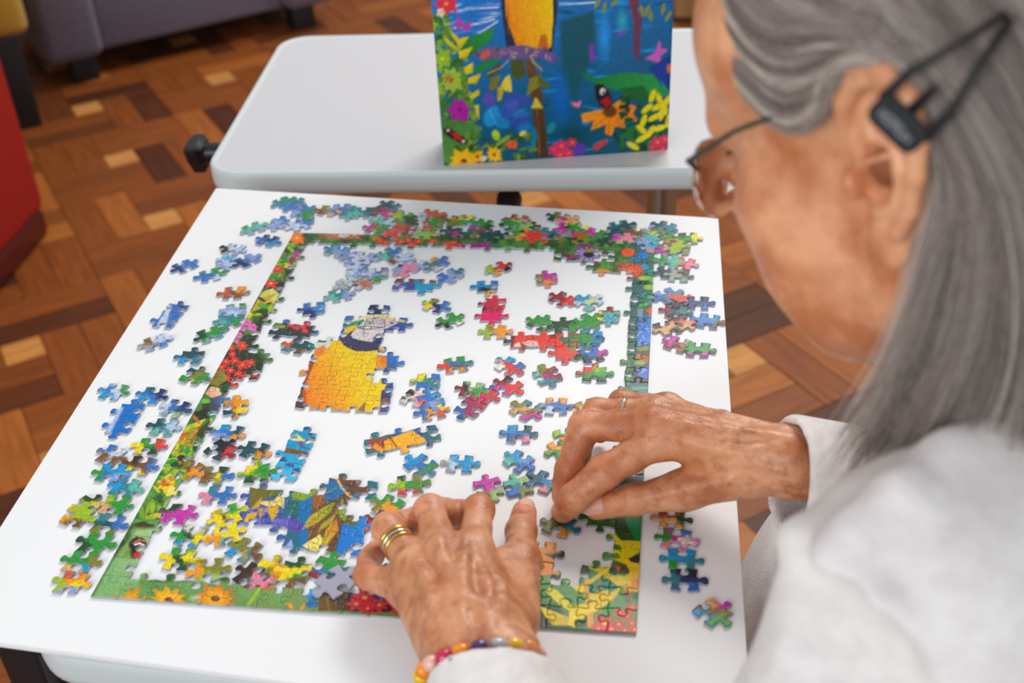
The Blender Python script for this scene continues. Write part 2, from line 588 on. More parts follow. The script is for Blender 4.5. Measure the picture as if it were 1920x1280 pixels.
class Art:
    """numpy canvas addressed in x, y, used to colour printed surfaces through their vertices"""

    def __init__(self, x0, y0, w, h, base):
        self.x0, self.y0 = x0, y0
        self.a = np.zeros((h, w, 3)) + np.array(base, float)

    def win(self, xa, ya, xb, yb):
        h, w = self.a.shape[:2]
        xa, xb = max(0, int(xa - self.x0) - 2), min(w, int(xb - self.x0) + 3)
        ya, yb = max(0, int(ya - self.y0) - 2), min(h, int(yb - self.y0) + 3)
        if xa >= xb or ya >= yb:
            return None
        yy, xx = np.mgrid[ya:yb, xa:xb]
        return self.a[ya:yb, xa:xb], xx + self.x0 + 0.5, yy + self.y0 + 0.5

    def poly(self, pts, col, col2=None, axis=None, soft=0.8):
        p = np.array(pts, float)
        w = self.win(p[:, 0].min(), p[:, 1].min(), p[:, 0].max(), p[:, 1].max())
        if w is None:
            return
        A, X, Y = w
        inside = np.zeros(X.shape, bool)
        dist = np.full(X.shape, 1e9)
        n = len(p)
        for i in range(n):
            (ax, ay), (bx, by) = p[i], p[(i + 1) % n]
            if ay != by:
                cr = ((ay > Y) != (by > Y)) & (X < (bx - ax) * (Y - ay) / (by - ay) + ax)
                inside ^= cr
            L = max((bx - ax) ** 2 + (by - ay) ** 2, 1e-9)
            t = np.clip(((X - ax) * (bx - ax) + (Y - ay) * (by - ay)) / L, 0, 1)
            dist = np.minimum(dist, np.hypot(X - ax - t * (bx - ax), Y - ay - t * (by - ay)))
        k = np.clip(np.where(inside, dist, -dist) / soft + 0.5, 0, 1)[..., None]
        c = pal(col)
        if col2 is not None:
            (ax, ay), (bx, by) = axis
            L = (bx - ax) ** 2 + (by - ay) ** 2
            t = np.clip(((X - ax) * (bx - ax) + (Y - ay) * (by - ay)) / L, 0, 1)[..., None]
            c = c * (1 - t) + pal(col2) * t
        A[:] = A * (1 - k) + c * k

    def ell(self, x, y, rx, ry, col, ang=0.0, soft=0.25):
        r = max(rx, ry)
        w = self.win(x - r, y - r, x + r, y + r)
        if w is None:
            return
        A, X, Y = w
        c, s = math.cos(math.radians(ang)), math.sin(math.radians(ang))
        u = ((X - x) * c - (Y - y) * s) / rx
        v = ((X - x) * s + (Y - y) * c) / ry
        d = 1 - np.hypot(u, v)
        k = np.clip(d / soft, 0, 1)[..., None]
        A[:] = A * (1 - k) + pal(col) * k

    def stroke(self, pts, wd, col):
        for (ax, ay), (bx, by) in zip(pts, pts[1:]):
            w = self.win(min(ax, bx) - wd, min(ay, by) - wd, max(ax, bx) + wd, max(ay, by) + wd)
            if w is None:
                continue
            A, X, Y = w
            L = max((bx - ax) ** 2 + (by - ay) ** 2, 1e-9)
            t = np.clip(((X - ax) * (bx - ax) + (Y - ay) * (by - ay)) / L, 0, 1)
            d = np.hypot(X - ax - t * (bx - ax), Y - ay - t * (by - ay))
            k = np.clip(wd / 2 - d + 0.5, 0, 1)[..., None]
            A[:] = A * (1 - k) + pal(col) * k

    def flower(self, x, y, r, n, col, mid, sq=0.62, w=0.26, a0=0.0, col2=None):
        for k in range(n):
            a = a0 + 2 * math.pi * k / n
            dx, dy = math.cos(a), math.sin(a) * sq
            nx, ny = -math.sin(a), math.cos(a) * sq
            rr = r * (0.88 + 0.24 * ((k * 7919) % 5) / 4)
            self.poly([(x, y), (x + dx * rr * 0.5 + nx * rr * w, y + dy * rr * 0.5 + ny * rr * w), (x + dx * rr, y + dy * rr),
                       (x + dx * rr * 0.5 - nx * rr * w, y + dy * rr * 0.5 - ny * rr * w)], col, col2, ((x, y), (x + dx * rr, y + dy * rr)) if col2 else None)
        self.ell(x, y, r * 0.2, r * 0.2 * sq, mid)

    def sample(self, P):
        h, w = self.a.shape[:2]
        x = np.clip(P[:, 0] - self.x0 - 0.5, 0, w - 1.001); y = np.clip(P[:, 1] - self.y0 - 0.5, 0, h - 1.001)
        xi, yi = x.astype(int), y.astype(int)
        fx, fy = (x - xi)[:, None], (y - yi)[:, None]
        a = self.a
        return (a[yi, xi] * (1 - fx) + a[yi, xi + 1] * fx) * (1 - fy) + (a[yi + 1, xi] * (1 - fx) + a[yi + 1, xi + 1] * fx) * fy


def leaves(art, cx, cy, sx, sy, n, cols, r, rr):
    for _ in range(n):
        x, y = cx + rr.normal() * sx, cy + rr.normal() * sy
        art.ell(x, y, r * rr.uniform(0.7, 1.4), r * rr.uniform(0.25, 0.55), cols[rr.integers(len(cols))], rr.uniform(0, 180))


def paint_border():
    A = Art(X0, Y0, CW, CH, (74, 128, 52))
    rr = np.random.default_rng(11)
    n1 = vnoise(CW, CH, 14)[..., None]; n2 = vnoise(CW, CH, 5)[..., None]
    A.a = A.a * (0.55 + 0.7 * n1) + np.array((30, 20, -10)) * (n2 - 0.5)
    def L(cx, cy, sx, sy, n, cols, r):
        leaves(A, cx, cy, sx, sy, n, cols, r, rr)
    # left column, from the far corner towards the camera
    L(545, 470, 16, 14, 30, ['g', 'v', 'e', 'G'], 8)
    A.flower(557, 446, 19, 7, (250, 120, 30), (250, 200, 60), 0.7, 0.3)
    A.ell(556, 476, 8, 7, 'm'); A.ell(548, 486, 7, 6, (160, 40, 120))
    L(525, 505, 14, 10, 20, ['e', 'g', 'v'], 8)
    A.flower(520, 504, 15, 6, 'r', 'o'); A.flower(540, 497, 11, 5, (235, 190, 40), 'y')
    A.ell(515, 536, 24, 8, 'N'); A.flower(508, 531, 17, 6, (240, 60, 70), 'y')
    A.poly([(470, 586), (490, 548), (512, 540), (524, 552), (520, 566), (506, 572)], (226, 214, 120), (190, 170, 40), ((512, 545), (485, 575)))
    for k in range(6):
        A.stroke([(482 + k * 4, 574 - k * 2), (496 + k * 4, 556 - k)], 1.4, (186, 150, 30))
    L(500, 586, 16, 9, 20, ['G', 'g', 'e', 'N'], 9)
    A.ell(466, 590, 8, 7, (215, 215, 20)); A.ell(495, 574, 12, 5, (90, 170, 40))
    A.ell(490, 612, 22, 12, (44, 60, 40)); A.ell(500, 605, 4, 3, 'b')
    for x, y, r in ((464, 604, 11), (474, 613, 12), (455, 615, 10), (448, 628, 10), (442, 638, 8)):
        A.flower(x, y, r, 5, (232, 110, 190), (190, 50, 130), 0.7, 0.4)
    A.ell(475, 640, 28, 16, (40, 62, 46)); A.ell(452, 644, 8, 4, (180, 150, 50))
    A.ell(450, 690, 60, 42, (46, 58, 36))
    L(450, 690, 26, 20, 30, ['G', 'v', 'N'], 8)
    for x, y, r in ((455, 648, 14), (432, 652, 12), (436, 664, 10), (424, 678, 12), (440, 676, 11), (455, 684, 15), (470, 680, 12), (416, 688, 10),
                    (432, 694, 12), (448, 700, 11), (426, 708, 11), (442, 714, 12), (460, 706, 12), (466, 720, 12), (440, 724, 10), (478, 702, 9)):
        A.flower(x, y, r, 6, (235, 52, 48), (250, 150, 40), 0.75, 0.27, rr.uniform(0, 1))
    A.poly([(388, 718), (400, 696), (420, 692), (426, 712), (408, 724)], (130, 90, 40), (140, 150, 40), ((390, 700), (425, 720)))
    A.poly([(384, 738), (396, 724), (412, 728), (416, 740), (398, 746)], (240, 200, 140), (230, 150, 130), ((412, 730), (388, 738)))
    A.ell(425, 730, 15, 9, 'G')
    A.poly([(384, 750), (410, 742), (434, 740), (436, 752), (414, 774), (376, 772)], (46, 50, 40), (88, 130, 205), ((385, 765), (430, 745)))
    A.ell(378, 778, 20, 10, (40, 44, 34)); A.ell(402, 776, 16, 8, (20, 140, 90)); A.ell(386, 752, 10, 5, (110, 180, 40))
    A.poly([(330, 852), (345, 800), (386, 784), (374, 800), (352, 830)], (226, 200, 30), (150, 180, 30), ((380, 788), (340, 840)))
    L(345, 830, 14, 18, 30, ['y', 'e', (200, 110, 30), (226, 190, 30)], 10)
    for k in range(9):
        x = 338 + k * 2.2; y = 846 - k * 5
        A.stroke([(x, y), (x + 22, y - 7)], 2.0, (170, 90, 30))
    A.poly([(366, 815), (392, 788), (398, 806), (386, 826)], (52, 66, 40)); A.poly([(394, 782), (410, 800), (404, 806), (396, 798)], 'y')
    L(350, 850, 12, 8, 14, ['e', 'g', (150, 190, 50)], 10)
    A.poly([(322, 862), (340, 852), (352, 856), (340, 864)], (60, 44, 30)); A.ell(366, 840, 6, 8, 'G')
    L(310, 890, 16, 20, 30, ['e', (170, 200, 50), 'g', (206, 210, 60)], 10)
    A.flower(314, 908, 22, 7, (240, 200, 30), (180, 90, 40), 0.8, 0.3); A.ell(307, 905, 7, 8, (214, 110, 30)); A.ell(322, 898, 5, 5, (226, 130, 30))
    A.poly([(310, 930), (318, 912), (334, 916), (330, 930)], (238, 222, 100)); A.ell(336, 905, 8, 16, (96, 160, 48), 25)
    A.stroke([(284, 932), (300, 940), (304, 930)], 2, 'G')
    L(282, 950, 14, 9, 16, [(140, 176, 40), 'e', (110, 160, 40)], 12)
    A.ell(300, 966, 22, 5, (214, 190, 40)); A.ell(310, 960, 10, 4, (235, 170, 160)); A.ell(275, 984, 26, 8, (66, 58, 34)); A.ell(290, 978, 18, 6, (90, 150, 70))
    A.poly([(170, 1125), (205, 1060), (250, 1000), (300, 985), (300, 1040), (262, 1090), (262, 1140), (170, 1140)], (150, 190, 130), (126, 178, 110), ((280, 990), (190, 1110)), 8)
    A.ell(240, 1035, 22, 18, (120, 150, 50), 40, 0.9); A.ell(265, 997, 30, 12, (160, 200, 120), 0, 0.9)
    A.ell(258, 1020, 19, 15, (44, 34, 34), 10); A.ell(252, 1036, 8, 13, (44, 34, 34)); A.ell(260, 1041, 12, 7, (200, 54, 46))
    A.stroke([(250, 1018), (262, 1012), (272, 1014)], 3.2, (236, 110, 70)); A.stroke([(253, 1021), (262, 1018), (270, 1022)], 3.4, (240, 236, 214))
    A.stroke([(193, 1106), (212, 1066), (222, 1048)], 0.9, (90, 140, 84)); A.stroke([(255, 1004), (258, 1010)], 1, 'z')
    # bottom row
    A.poly([(262, 1090), (1000, 1090), (1000, 1180), (262, 1180)], (96, 146, 70), (120, 150, 84), ((270, 1100), (560, 1110)), 6)
    for x, y in ((250, 1108), (350, 1100), (470, 1110), (520, 1118)):
        A.ell(x, y, 40, 20, (112, 162, 86), 0, 0.9)
    A.ell(370, 1122, 20, 10, (190, 212, 170), 0, 0.8)
    for k, (dx, dy) in enumerate(((-36, -14), (-22, -20), (0, -30), (20, -34), (36, -14), (44, -4), (-44, -2))):
        A.poly([(240, 1140), (240 + dx * .55 - 6, 1134 + dy * .6), (244 + dx, 1130 + dy), (240 + dx * .55 + 7, 1136 + dy * .55)], (244, 196, 16), (226, 120, 20), ((240, 1138), (240 + dx, 1130 + dy)))
    A.flower(316, 1124, 41, 10, (246, 200, 20), (96, 54, 34), 0.62, 0.2, 0.2, (240, 150, 20)); A.ell(317, 1127, 8, 5.5, (104, 58, 40)); A.ell(319, 1126, 4, 3, (170, 110, 90))
    A.flower(404, 1122, 46, 10, (248, 204, 20), (96, 54, 34), 0.62, 0.2, 0.5, (226, 96, 24)); A.ell(404, 1122, 9.5, 6, (104, 58, 40)); A.ell(405, 1121, 5, 3, (160, 96, 74))
    A.stroke([(462, 1140), (486, 1104)], 6, (160, 190, 40)); A.ell(500, 1101, 12, 4, (236, 84, 30)); A.ell(524, 1098, 14, 4, (236, 90, 34))
    A.poly([(535, 1128), (545, 1130), (552, 1142), (545, 1142)], 'o'); A.poly([(562, 1142), (574, 1126), (576, 1130), (568, 1142)], 'o')
    A.poly([(570, 1100), (600, 1098), (598, 1122), (585, 1128), (572, 1118)], (20, 130, 200), (110, 190, 230), ((575, 1120), (598, 1100))); A.ell(585, 1132, 15, 8, (40, 110, 170))
    A.poly([(600, 1100), (645, 1100), (660, 1145), (596, 1145)], (110, 86, 34), (90, 60, 30), ((600, 1110), (650, 1120))); A.stroke([(612, 1102), (616, 1142)], 3, (140, 116, 50))
    A.poly([(645, 1094), (1000, 1094), (1000, 1150), (655, 1146)], (58, 40, 60))
    L(720, 1120, 40, 14, 20, ['B', 'T', 'N', 'b'], 7)
    for x, y, r in ((684, 1120, 28), (668, 1132, 22), (702, 1108, 18), (712, 1134, 22), (690, 1140, 20), (735, 1128, 18), (745, 1142, 16), (760, 1150, 14)):
        A.flower(x, y, r, 6, (230, 50, 66), (250, 190, 60), 0.7, 0.25, rr.uniform(0, 1))
    # right foreground block: yellow heliconia, leaves, small red stars.  z(): crop frame of that corner
    def z(*p):
        return [(980 + x / 6, 980 + y / 6) for x, y in p]
    A.poly(z((120, 560), (1150, 560), (1330, 1260), (100, 1260)), (66, 128, 62), (84, 150, 76), ((1000, 1140), (1150, 1080)))
    A.poly(z((140, 900), (420, 960), (560, 1180), (140, 1150)), (48, 66, 50)); A.poly(z((740, 640), (1060, 640), (1140, 760), (740, 780)), (36, 132, 108))
    A.poly(z((180, 930), (260, 960), (520, 1060), (580, 1160), (340, 1150), (260, 1060)), (238, 216, 20), (206, 180, 20), ((1020, 1140), (1070, 1175)))
    A.poly(z((255, 760), (300, 730), (380, 750), (540, 910), (560, 1010), (480, 960), (330, 850)), (226, 216, 30), (236, 214, 10), ((1025, 1105), (1070, 1145)))
    A.poly(z((480, 650), (560, 660), (690, 690), (700, 800), (600, 760)), (240, 220, 20))
    A.poly(z((690, 560), (740, 560), (740, 900), (710, 910)), (244, 170, 20))
    A.poly(z((700, 620), (760, 640), (860, 560), (980, 480), (1000, 460), (960, 560), (860, 620), (740, 700)), (236, 206, 10), (246, 224, 30), ((1110, 1080), (1140, 1060)))
    A.poly(z((720, 460), (800, 520), (960, 480), (860, 560), (720, 500)), 'y'); A.poly(z((700, 470), (740, 460), (750, 560), (700, 560)), 'G')
    A.poly(z((510, 1150), (530, 960), (620, 920), (780, 900), (1000, 780), (1160, 690), (1040, 840), (860, 980), (700, 1050), (600, 1180)), (244, 218, 10), (232, 200, 20), ((1070, 1150), (1160, 1100)))
    A.poly(z((740, 800), (980, 750), (1000, 800), (760, 900)), (236, 200, 16)); A.poly(z((910, 590), (960, 570), (1160, 600), (1180, 680), (1080, 720)), 'y')
    A.ell(*z((650, 1130))[0], 13, 9, 'G'); A.stroke(z((870, 640), (860, 760)), 3, (190, 130, 40)); A.stroke(z((880, 900), (870, 1100)), 3.4, (160, 140, 40))
    A.poly(z((1140, 760), (1220, 780), (1200, 900), (1150, 900)), (120, 96, 46)); A.poly(z((720, 1040), (790, 1000), (800, 1180), (730, 1180)), (240, 160, 30))
    A.poly(z((960, 560), (1040, 600), (1080, 560), (1000, 480)), (30, 96, 80)); A.poly(z((1020, 460), (1110, 500), (1080, 560)), (236, 100, 40))
    A.poly(z((1000, 400), (1200, 400), (1330, 440), (1310, 780), (1200, 760), (1150, 640), (1180, 480)), (238, 206, 14), (232, 190, 10), ((1150, 1040), (1195, 1110)))
    A.poly(z((1220, 640), (1310, 620), (1300, 740), (1230, 740)), (242, 140, 26)); A.poly(z((1110, 480), (1200, 520), (1190, 580), (1100, 540)), (84, 70, 50))
    A.poly(z((1150, 700), (1230, 720), (1210, 790), (1140, 760)), (236, 170, 20)); A.poly(z((1180, 400), (1330, 350), (1320, 460), (1220, 440)), (40, 44, 50))
    A.poly(z((1020, 230), (1110, 170), (1330, 210), (1340, 310), (1200, 400), (1100, 400)), (236, 214, 16), (206, 190, 10), ((1150, 1000), (1195, 1045)))
    A.poly(z((940, 100), (1030, 110), (1120, 230), (1090, 300), (1020, 160)), (232, 212, 14)); A.poly(z((1030, 230), (1110, 260), (1110, 330), (1010, 320)), (54, 120, 40)); A.poly(z((1020, 300), (1100, 310), (1090, 345), (1010, 340)), 'y')
    A.poly(z((1040, -260), (1400, -260), (1350, 200), (1110, 200), (1040, 100)), (48, 84, 40), (36, 66, 36), ((1160, 1010), (1190, 960))); A.poly(z((1140, -60), (1360, -100), (1340, 210), (1270, 200)), (20, 150, 88), (16, 120, 60), ((1180, 980), (1200, 1010)))
    for x, y, r in ((1230, 960, 15), (1090, 1010, 15), (1180, 1040, 15), (920, 1130, 27), (1230, 1130, 14), (1000, 1190, 20), (1080, 1140, 15), (850, 1190, 16), (1260, 1200, 14), (1150, 1210, 14)):
        A.flower(*z((x, y))[0], r, 5, (232, 58, 76), (246, 210, 60), 0.75, 0.28, rr.uniform(0, 1))
    A.poly(z((150, 180), (300, 180), (530, 320), (400, 340), (330, 500), (420, 480), (400, 580), (130, 600), (100, 260)), (246, 158, 20), (238, 140, 20), ((1010, 1010), (1030, 1070)))
    A.poly(z((350, 190), (450, 200), (530, 290), (520, 350), (440, 330)), (44, 62, 48)); A.poly(z((240, 350), (430, 340), (420, 450)), (70, 66, 50)); A.stroke(z((150, 350), (330, 330)), 1.4, (190, 110, 20))
    A.poly(z((120, 590), (400, 580), (410, 680), (120, 680)), (80, 150, 70))
    # right column above the hand
    def q(*p):
        return [(1080 + x / 6, 500 + y / 6) for x, y in p]
    A.poly([(1180, 440), (1245, 440), (1235, 800), (1180, 800)], (40, 100, 90), (50, 90, 80), ((1200, 450), (1200, 790)), 3)
    A.ell(1222, 468, 12, 7, (240, 140, 50)); A.ell(1206, 478, 14, 8, (30, 120, 200)); A.ell(1228, 488, 13, 15, (70, 110, 72)); A.ell(1208, 500, 10, 6, (30, 150, 210)); A.ell(1224, 510, 12, 6, (20, 140, 120))
    A.ell(1208, 521, 14, 5, (150, 196, 40)); A.ell(1226, 524, 10, 6, (120, 170, 50)); A.ell(1204, 530, 14, 4, (30, 44, 40)); A.ell(1218, 538, 13, 6, (140, 186, 50)); A.ell(1231, 538, 4, 6, 'm')
    for k in range(6):
        A.ell(1206 + (k % 2) * 12, 552 + k * 5, 12, 3.4, [(30, 130, 150), (80, 170, 60), (40, 110, 60)][k % 3], 12)
    A.flower(1226, 582, 17, 6, (230, 60, 50), (236, 90, 60), 0.7, 0.35)
    A.poly(q((690, 470), (760, 470), (740, 580), (690, 560)), (120, 140, 150))
    A.poly(q((700, 560), (920, 540), (925, 850), (690, 900)), (54, 104, 190), (70, 130, 220), ((1195, 600), (1230, 650)))
    for k in range(12):
        x, y = rr.uniform(1194, 1230), rr.uniform(592, 646)
        A.stroke([(x, y), (x + rr.uniform(-12, 12), y + rr.uniform(3, 10))], 1.6, (150, 190, 240))
    A.ell(1210, 600, 6, 5, (30, 100, 70)); A.ell(1222, 600, 8, 10, (40, 130, 200)); A.ell(1205, 653, 14, 6, (150, 140, 50)); A.ell(1226, 644, 5, 5, (220, 170, 40))
    A.poly(q((670, 980), (850, 980), (920, 1000), (915, 1130), (670, 1030)), (186, 110, 56), (120, 70, 50), ((1195, 665), (1230, 680))); A.poly(q((860, 860), (920, 850), (920, 1010), (840, 1010)), (20, 130, 120))
    A.ell(1200, 680, 12, 5, (140, 170, 60)); A.poly(q((670, 1120), (915, 1120), (910, 1300), (660, 1300)), (84, 62, 54)); A.poly(q((680, 1160), (850, 1120), (800, 1260), (700, 1230)), (64, 104, 196)); A.ell(1206, 694, 9, 4, (120, 160, 226), 30)
    A.poly([(1185, 722), (1235, 722), (1232, 800), (1180, 800)], (30, 110, 130))
    for k in range(7):
        A.stroke([(1188, 728 + k * 8), (1230, 726 + k * 8)], 2.4, [(110, 190, 70), (30, 140, 160), (60, 120, 200)][k % 3])
    A.ell(1140, 900, 30, 18, (60, 40, 70)); A.poly([(1125, 905), (1160, 885), (1166, 900), (1140, 918)], (40, 100, 190)); A.poly([(1160, 850), (1215, 850), (1212, 905), (1150, 905)], (78, 96, 80)); A.flower(1186, 888, 14, 9, (180, 150, 190), (150, 120, 160), 0.5)
    # top row
    for x, y, rx, ry, c in ((575, 442, 12, 6, 'G'), (585, 440, 8, 6, (20, 110, 50)), (603, 443, 11, 6, (150, 90, 30)), (690, 447, 14, 7, 'G'), (703, 446, 14, 7, (150, 150, 30)), (800, 456, 24, 8, (70, 110, 40)),
                            (930, 463, 18, 9, (60, 130, 70)), (955, 466, 18, 8, (110, 170, 110)), (975, 468, 14, 8, (120, 140, 110)), (1000, 470, 14, 6, (90, 100, 96)), (1030, 470, 18, 8, (40, 150, 60)), (1058, 468, 16, 8, (60, 90, 40)), (1150, 468, 18, 9, (70, 130, 50))):
        A.ell(x, y, rx, ry, c, 0, 0.6)
    for x in (625, 640, 665):
        A.flower(x, 441, 22, 6, (226, 96, 74), (220, 170, 180), 0.4, 0.2)
    A.ell(645, 442, 12, 4, (214, 190, 196))
    for x, y in ((712, 450), (722, 455), (742, 449), (752, 453), (765, 450), (772, 458), (785, 452), (812, 452), (835, 458), (850, 455), (862, 460), (845, 464)):
        A.flower(x, y, 12, 6, (230, 56, 44), (246, 150, 40), 0.5, 0.3, rr.uniform(0, 1))
    A.ell(735, 447, 5, 4, (60, 150, 190)); A.ell(738, 460, 6, 4, (40, 90, 160))
    for x in (876, 890, 902, 910):
        A.ell(x, 461, 13, 7, (160, 46, 140))
    A.ell(900, 470, 14, 4, (40, 140, 60))
    for k in range(26):
        a = k * 2 * math.pi / 26
        A.stroke([(1102, 476), (1102 + 24 * math.cos(a), 476 + 13 * math.sin(a))], 2.2, (190, 170, 226) if k % 2 else (120, 96, 190))
    A.ell(1104, 477, 12, 6.5, (60, 30, 50)); A.ell(1106, 470, 10, 4, (140, 140, 40))
    for x, y in ((1066, 484), (1080, 480), (1098, 493), (1116, 489), (1130, 478), (1088, 462), (1108, 462)):
        A.ell(x, y, 9, 4, (160, 40, 140))
    A.ell(1062, 480, 8, 4, (140, 30, 50)); A.ell(1070, 495, 12, 5, (100, 60, 60)); A.ell(1085, 490, 7, 4, (100, 160, 40)); A.ell(1118, 497, 10, 6, (70, 90, 50))
    A.ell(1178, 473, 16, 9, (236, 86, 40)); A.ell(1172, 484, 12, 4, (60, 120, 50)); A.ell(1190, 487, 12, 5, (30, 120, 180)); A.ell(1182, 507, 26, 16, (216, 84, 46)); A.ell(1180, 508, 16, 9, (232, 120, 70), 0, 0.8)
    for k in range(12):
        A.ell(1182 + 22 * math.cos(k * .52), 507 + 13 * math.sin(k * .52), 4, 3, (196, 66, 40))
    A.ell(1130, 511, 18, 8, (238, 130, 30)); A.ell(1160, 494, 8, 4, (140, 110, 60)); A.ell(1155, 520, 10, 4, (50, 110, 60)); A.ell(1180, 527, 16, 5, (40, 90, 90))
    return A


def paint_clusters():
    """parrot, leaf, butterfly and macaw blocks joined inside the frame"""
    A = Art(X0, Y0, CW, CH, (48, 92, 160))
    n1 = vnoise(CW, CH, 8)[..., None]
    A.a = A.a * (0.75 + 0.5 * n1)
    def z(*p):
        return [(540 + x / 6, 560 + y / 6) for x, y in p]
    A.poly(z((880, -20), (1160, -20), (1150, 200), (880, 200)), (34, 44, 88), (44, 84, 160), ((712, 570), (725, 572)))
    A.poly(z((0, 1040), (330, 1040), (330, 1290), (0, 1290)), (54, 58, 84), (96, 70, 60), ((560, 770), (552, 750)))
    A.poly(z((120, 780), (280, 780), (280, 900), (120, 900)), (226, 150, 30))
    A.poly(z((230, 430), (520, 430), (480, 620), (230, 620)), (206, 214, 206)); A.poly(z((240, 500), (300, 500), (290, 560), (240, 560)), (30, 130, 110)); A.poly(z((340, 450), (430, 450), (430, 490), (340, 490)), (50, 110, 70)); A.poly(z((280, 670), (300, 570), (400, 520), (430, 560), (380, 680)), (236, 130, 40))
    A.poly(z((505, 460), (585, 465), (640, 530), (780, 580), (1010, 580), (1015, 700), (1060, 960), (1110, 960), (1060, 1080), (1030, 1270), (340, 1280), (210, 1230), (180, 1000), (240, 740), (300, 640), (380, 640), (440, 560)), (240, 130, 16), (238, 200, 4), ((578, 740), (668, 700)))
    A.poly(z((230, 690), (310, 690), (180, 1000), (160, 990)), (166, 74, 30)); A.poly(z((160, 1020), (200, 1020), (215, 1240), (170, 1200)), (196, 84, 30))
    A.poly(z((770, 1270), (870, 1150), (860, 1290)), (150, 110, 60)); A.poly(z((330, 1290), (340, 1220), (480, 1290)), (120, 80, 120))
    A.poly(z((1000, 640), (1130, 640), (1130, 760), (990, 820)), (226, 150, 20)); A.poly(z((1050, 630), (1140, 640), (1130, 740), (1040, 740)), (226, 120, 30)); A.poly(z((1110, 620), (1320, 620), (1320, 830), (1110, 830)), (66, 96, 150), (10, 120, 210), ((730, 690), (748, 675)))
    A.poly(z((1050, 1040), (1160, 960), (1250, 1000), (1250, 1080), (1130, 1290), (1030, 1290)), (66, 62, 120), (90, 80, 150), ((720, 740), (730, 770))); A.poly(z((1150, 1000), (1250, 1000), (1240, 1080), (1150, 1080)), (10, 130, 210)); A.ell(*z((1090, 1150))[0], 7, 6, (150, 80, 40))
    # head
    A.poly(z((590, 440), (650, 350), (720, 380), (720, 440), (830, 470), (950, 490), (1040, 420), (1070, 470), (1040, 560), (1000, 578), (880, 592), (760, 588), (660, 545), (600, 490)), (66, 58, 96), (54, 50, 84), ((645, 640), (712, 650)))
    A.poly(z((1020, 540), (1080, 540), (1090, 580), (1030, 600)), (220, 170, 90))
    A.poly(z((705, 410), (740, 360), (790, 330), (900, 340), (1085, 322), (1075, 385), (965, 425), (945, 488), (820, 470), (730, 442)), (214, 206, 202))
    A.poly(z((780, 320), (870, 235), (1000, 215), (1100, 222), (1250, 270), (1110, 335), (900, 342)), (222, 214, 214), (206, 186, 196), ((690, 600), (738, 605)))
    A.poly(z((620, 330), (700, 250), (880, 178), (1120, 172), (1260, 210), (1340, 265), (1250, 262), (1100, 226), (980, 208), (870, 236), (760, 300), (650, 345)), (226, 214, 160), (226, 196, 90), ((690, 600), (745, 600)))
    A.poly(z((630, 300), (720, 262), (860, 232), (840, 262), (740, 300), (640, 330)), (40, 150, 110)); A.poly(z((600, 430), (640, 340), (770, 288), (795, 325), (700, 372), (625, 440)), (240, 186, 16))
    A.poly(z((1120, 335), (1250, 285), (1340, 290), (1330, 420), (1100, 420)), (48, 72, 160)); A.poly(z((1260, 160), (1360, 170), (1350, 262), (1300, 240), (1190, 205)), (40, 96, 160))
    for s in (((795, 315), (860, 305), (960, 315), (1080, 322)), ((800, 335), (900, 343), (1085, 322)), ((860, 300), (880, 250), (900, 232)), ((1000, 215), (950, 230), (955, 285)), ((1085, 230), (1090, 320)),
              ((960, 240), (975, 290)), ((990, 232), (1005, 290)), ((1015, 230), (1035, 295)), ((1040, 228), (1062, 298)), ((1062, 228), (1085, 280)), ((860, 340), (850, 420)), ((780, 325), (860, 318)), ((940, 318), (935, 342))):
        A.stroke(z(*s), 0.9, (50, 44, 56))
    A.ell(*z((915, 270))[0], 6, 4.2, (44, 40, 48)); A.ell(*z((915, 270))[0], 5, 3.3, (226, 220, 210)); A.ell(*z((917, 270))[0], 2.4, 1.8, (20, 20, 24)); A.ell(*z((1165, 272))[0], 4, 2, (90, 50, 60))
    # leaf block
    def y(*p):
        return [(420 + a / 6, 860 + b / 6) for a, b in p]
    A.poly(y((200, 250), (1760, 100), (1760, 1180), (200, 1180)), (74, 88, 176), (34, 110, 124), ((500, 960), (560, 960)))
    A.poly(y((840, 480), (1040, 400), (1010, 700), (930, 1030), (860, 1020), (860, 820)), (16, 112, 180)); A.poly(y((290, 330), (560, 300), (640, 400), (430, 460), (290, 600)), (120, 104, 36), (100, 110, 30), ((470, 930), (510, 920)))
    for k in range(16):
        A.ell(470 + (k * 37 % 90), 955 + (k * 23 % 36), 9, 3, [(120, 110, 200), (60, 60, 140), (150, 130, 210)][k % 3], k * 31)
    A.poly(y((500, 700), (620, 670), (800, 690), (900, 740), (860, 830), (760, 800), (640, 740)), (124, 116, 206), (90, 70, 170), ((505, 980), (560, 990)))
    A.poly(y((1010, 170), (1560, 200), (1640, 330), (1500, 500), (1380, 720), (1240, 1080), (925, 1045), (950, 800), (1000, 520)), (128, 84, 36), (104, 66, 36), ((590, 900), (660, 920)))
    A.poly(y((1120, 230), (1280, 250), (1400, 330), (1300, 440), (1140, 490)), (26, 110, 170)); A.poly(y((1000, 330), (1150, 360), (1120, 520), (990, 560)), (152, 90, 40))
    A.poly(y((760, 400), (880, 280), (960, 370), (1050, 300), (1040, 390), (900, 470), (770, 460)), (130, 160, 40)); A.poly(y((720, 480), (860, 480), (840, 650), (700, 640)), (34, 110, 110))
    A.poly(y((1330, 740), (1500, 630), (1720, 560), (1720, 1180), (1230, 1150)), (6, 118, 204), (20, 130, 214), ((640, 1030), (690, 980))); A.ell(*y((1440, 700))[0], 14, 10, (104, 100, 36))
    A.poly(y((1500, 560), (1600, 560), (1600, 660), (1510, 680)), (10, 120, 206)); A.poly(y((880, 800), (960, 650), (1130, 540), (1260, 470), (1200, 600), (1050, 720)), (220, 176, 30), (132, 160, 36), ((570, 990), (625, 945)))
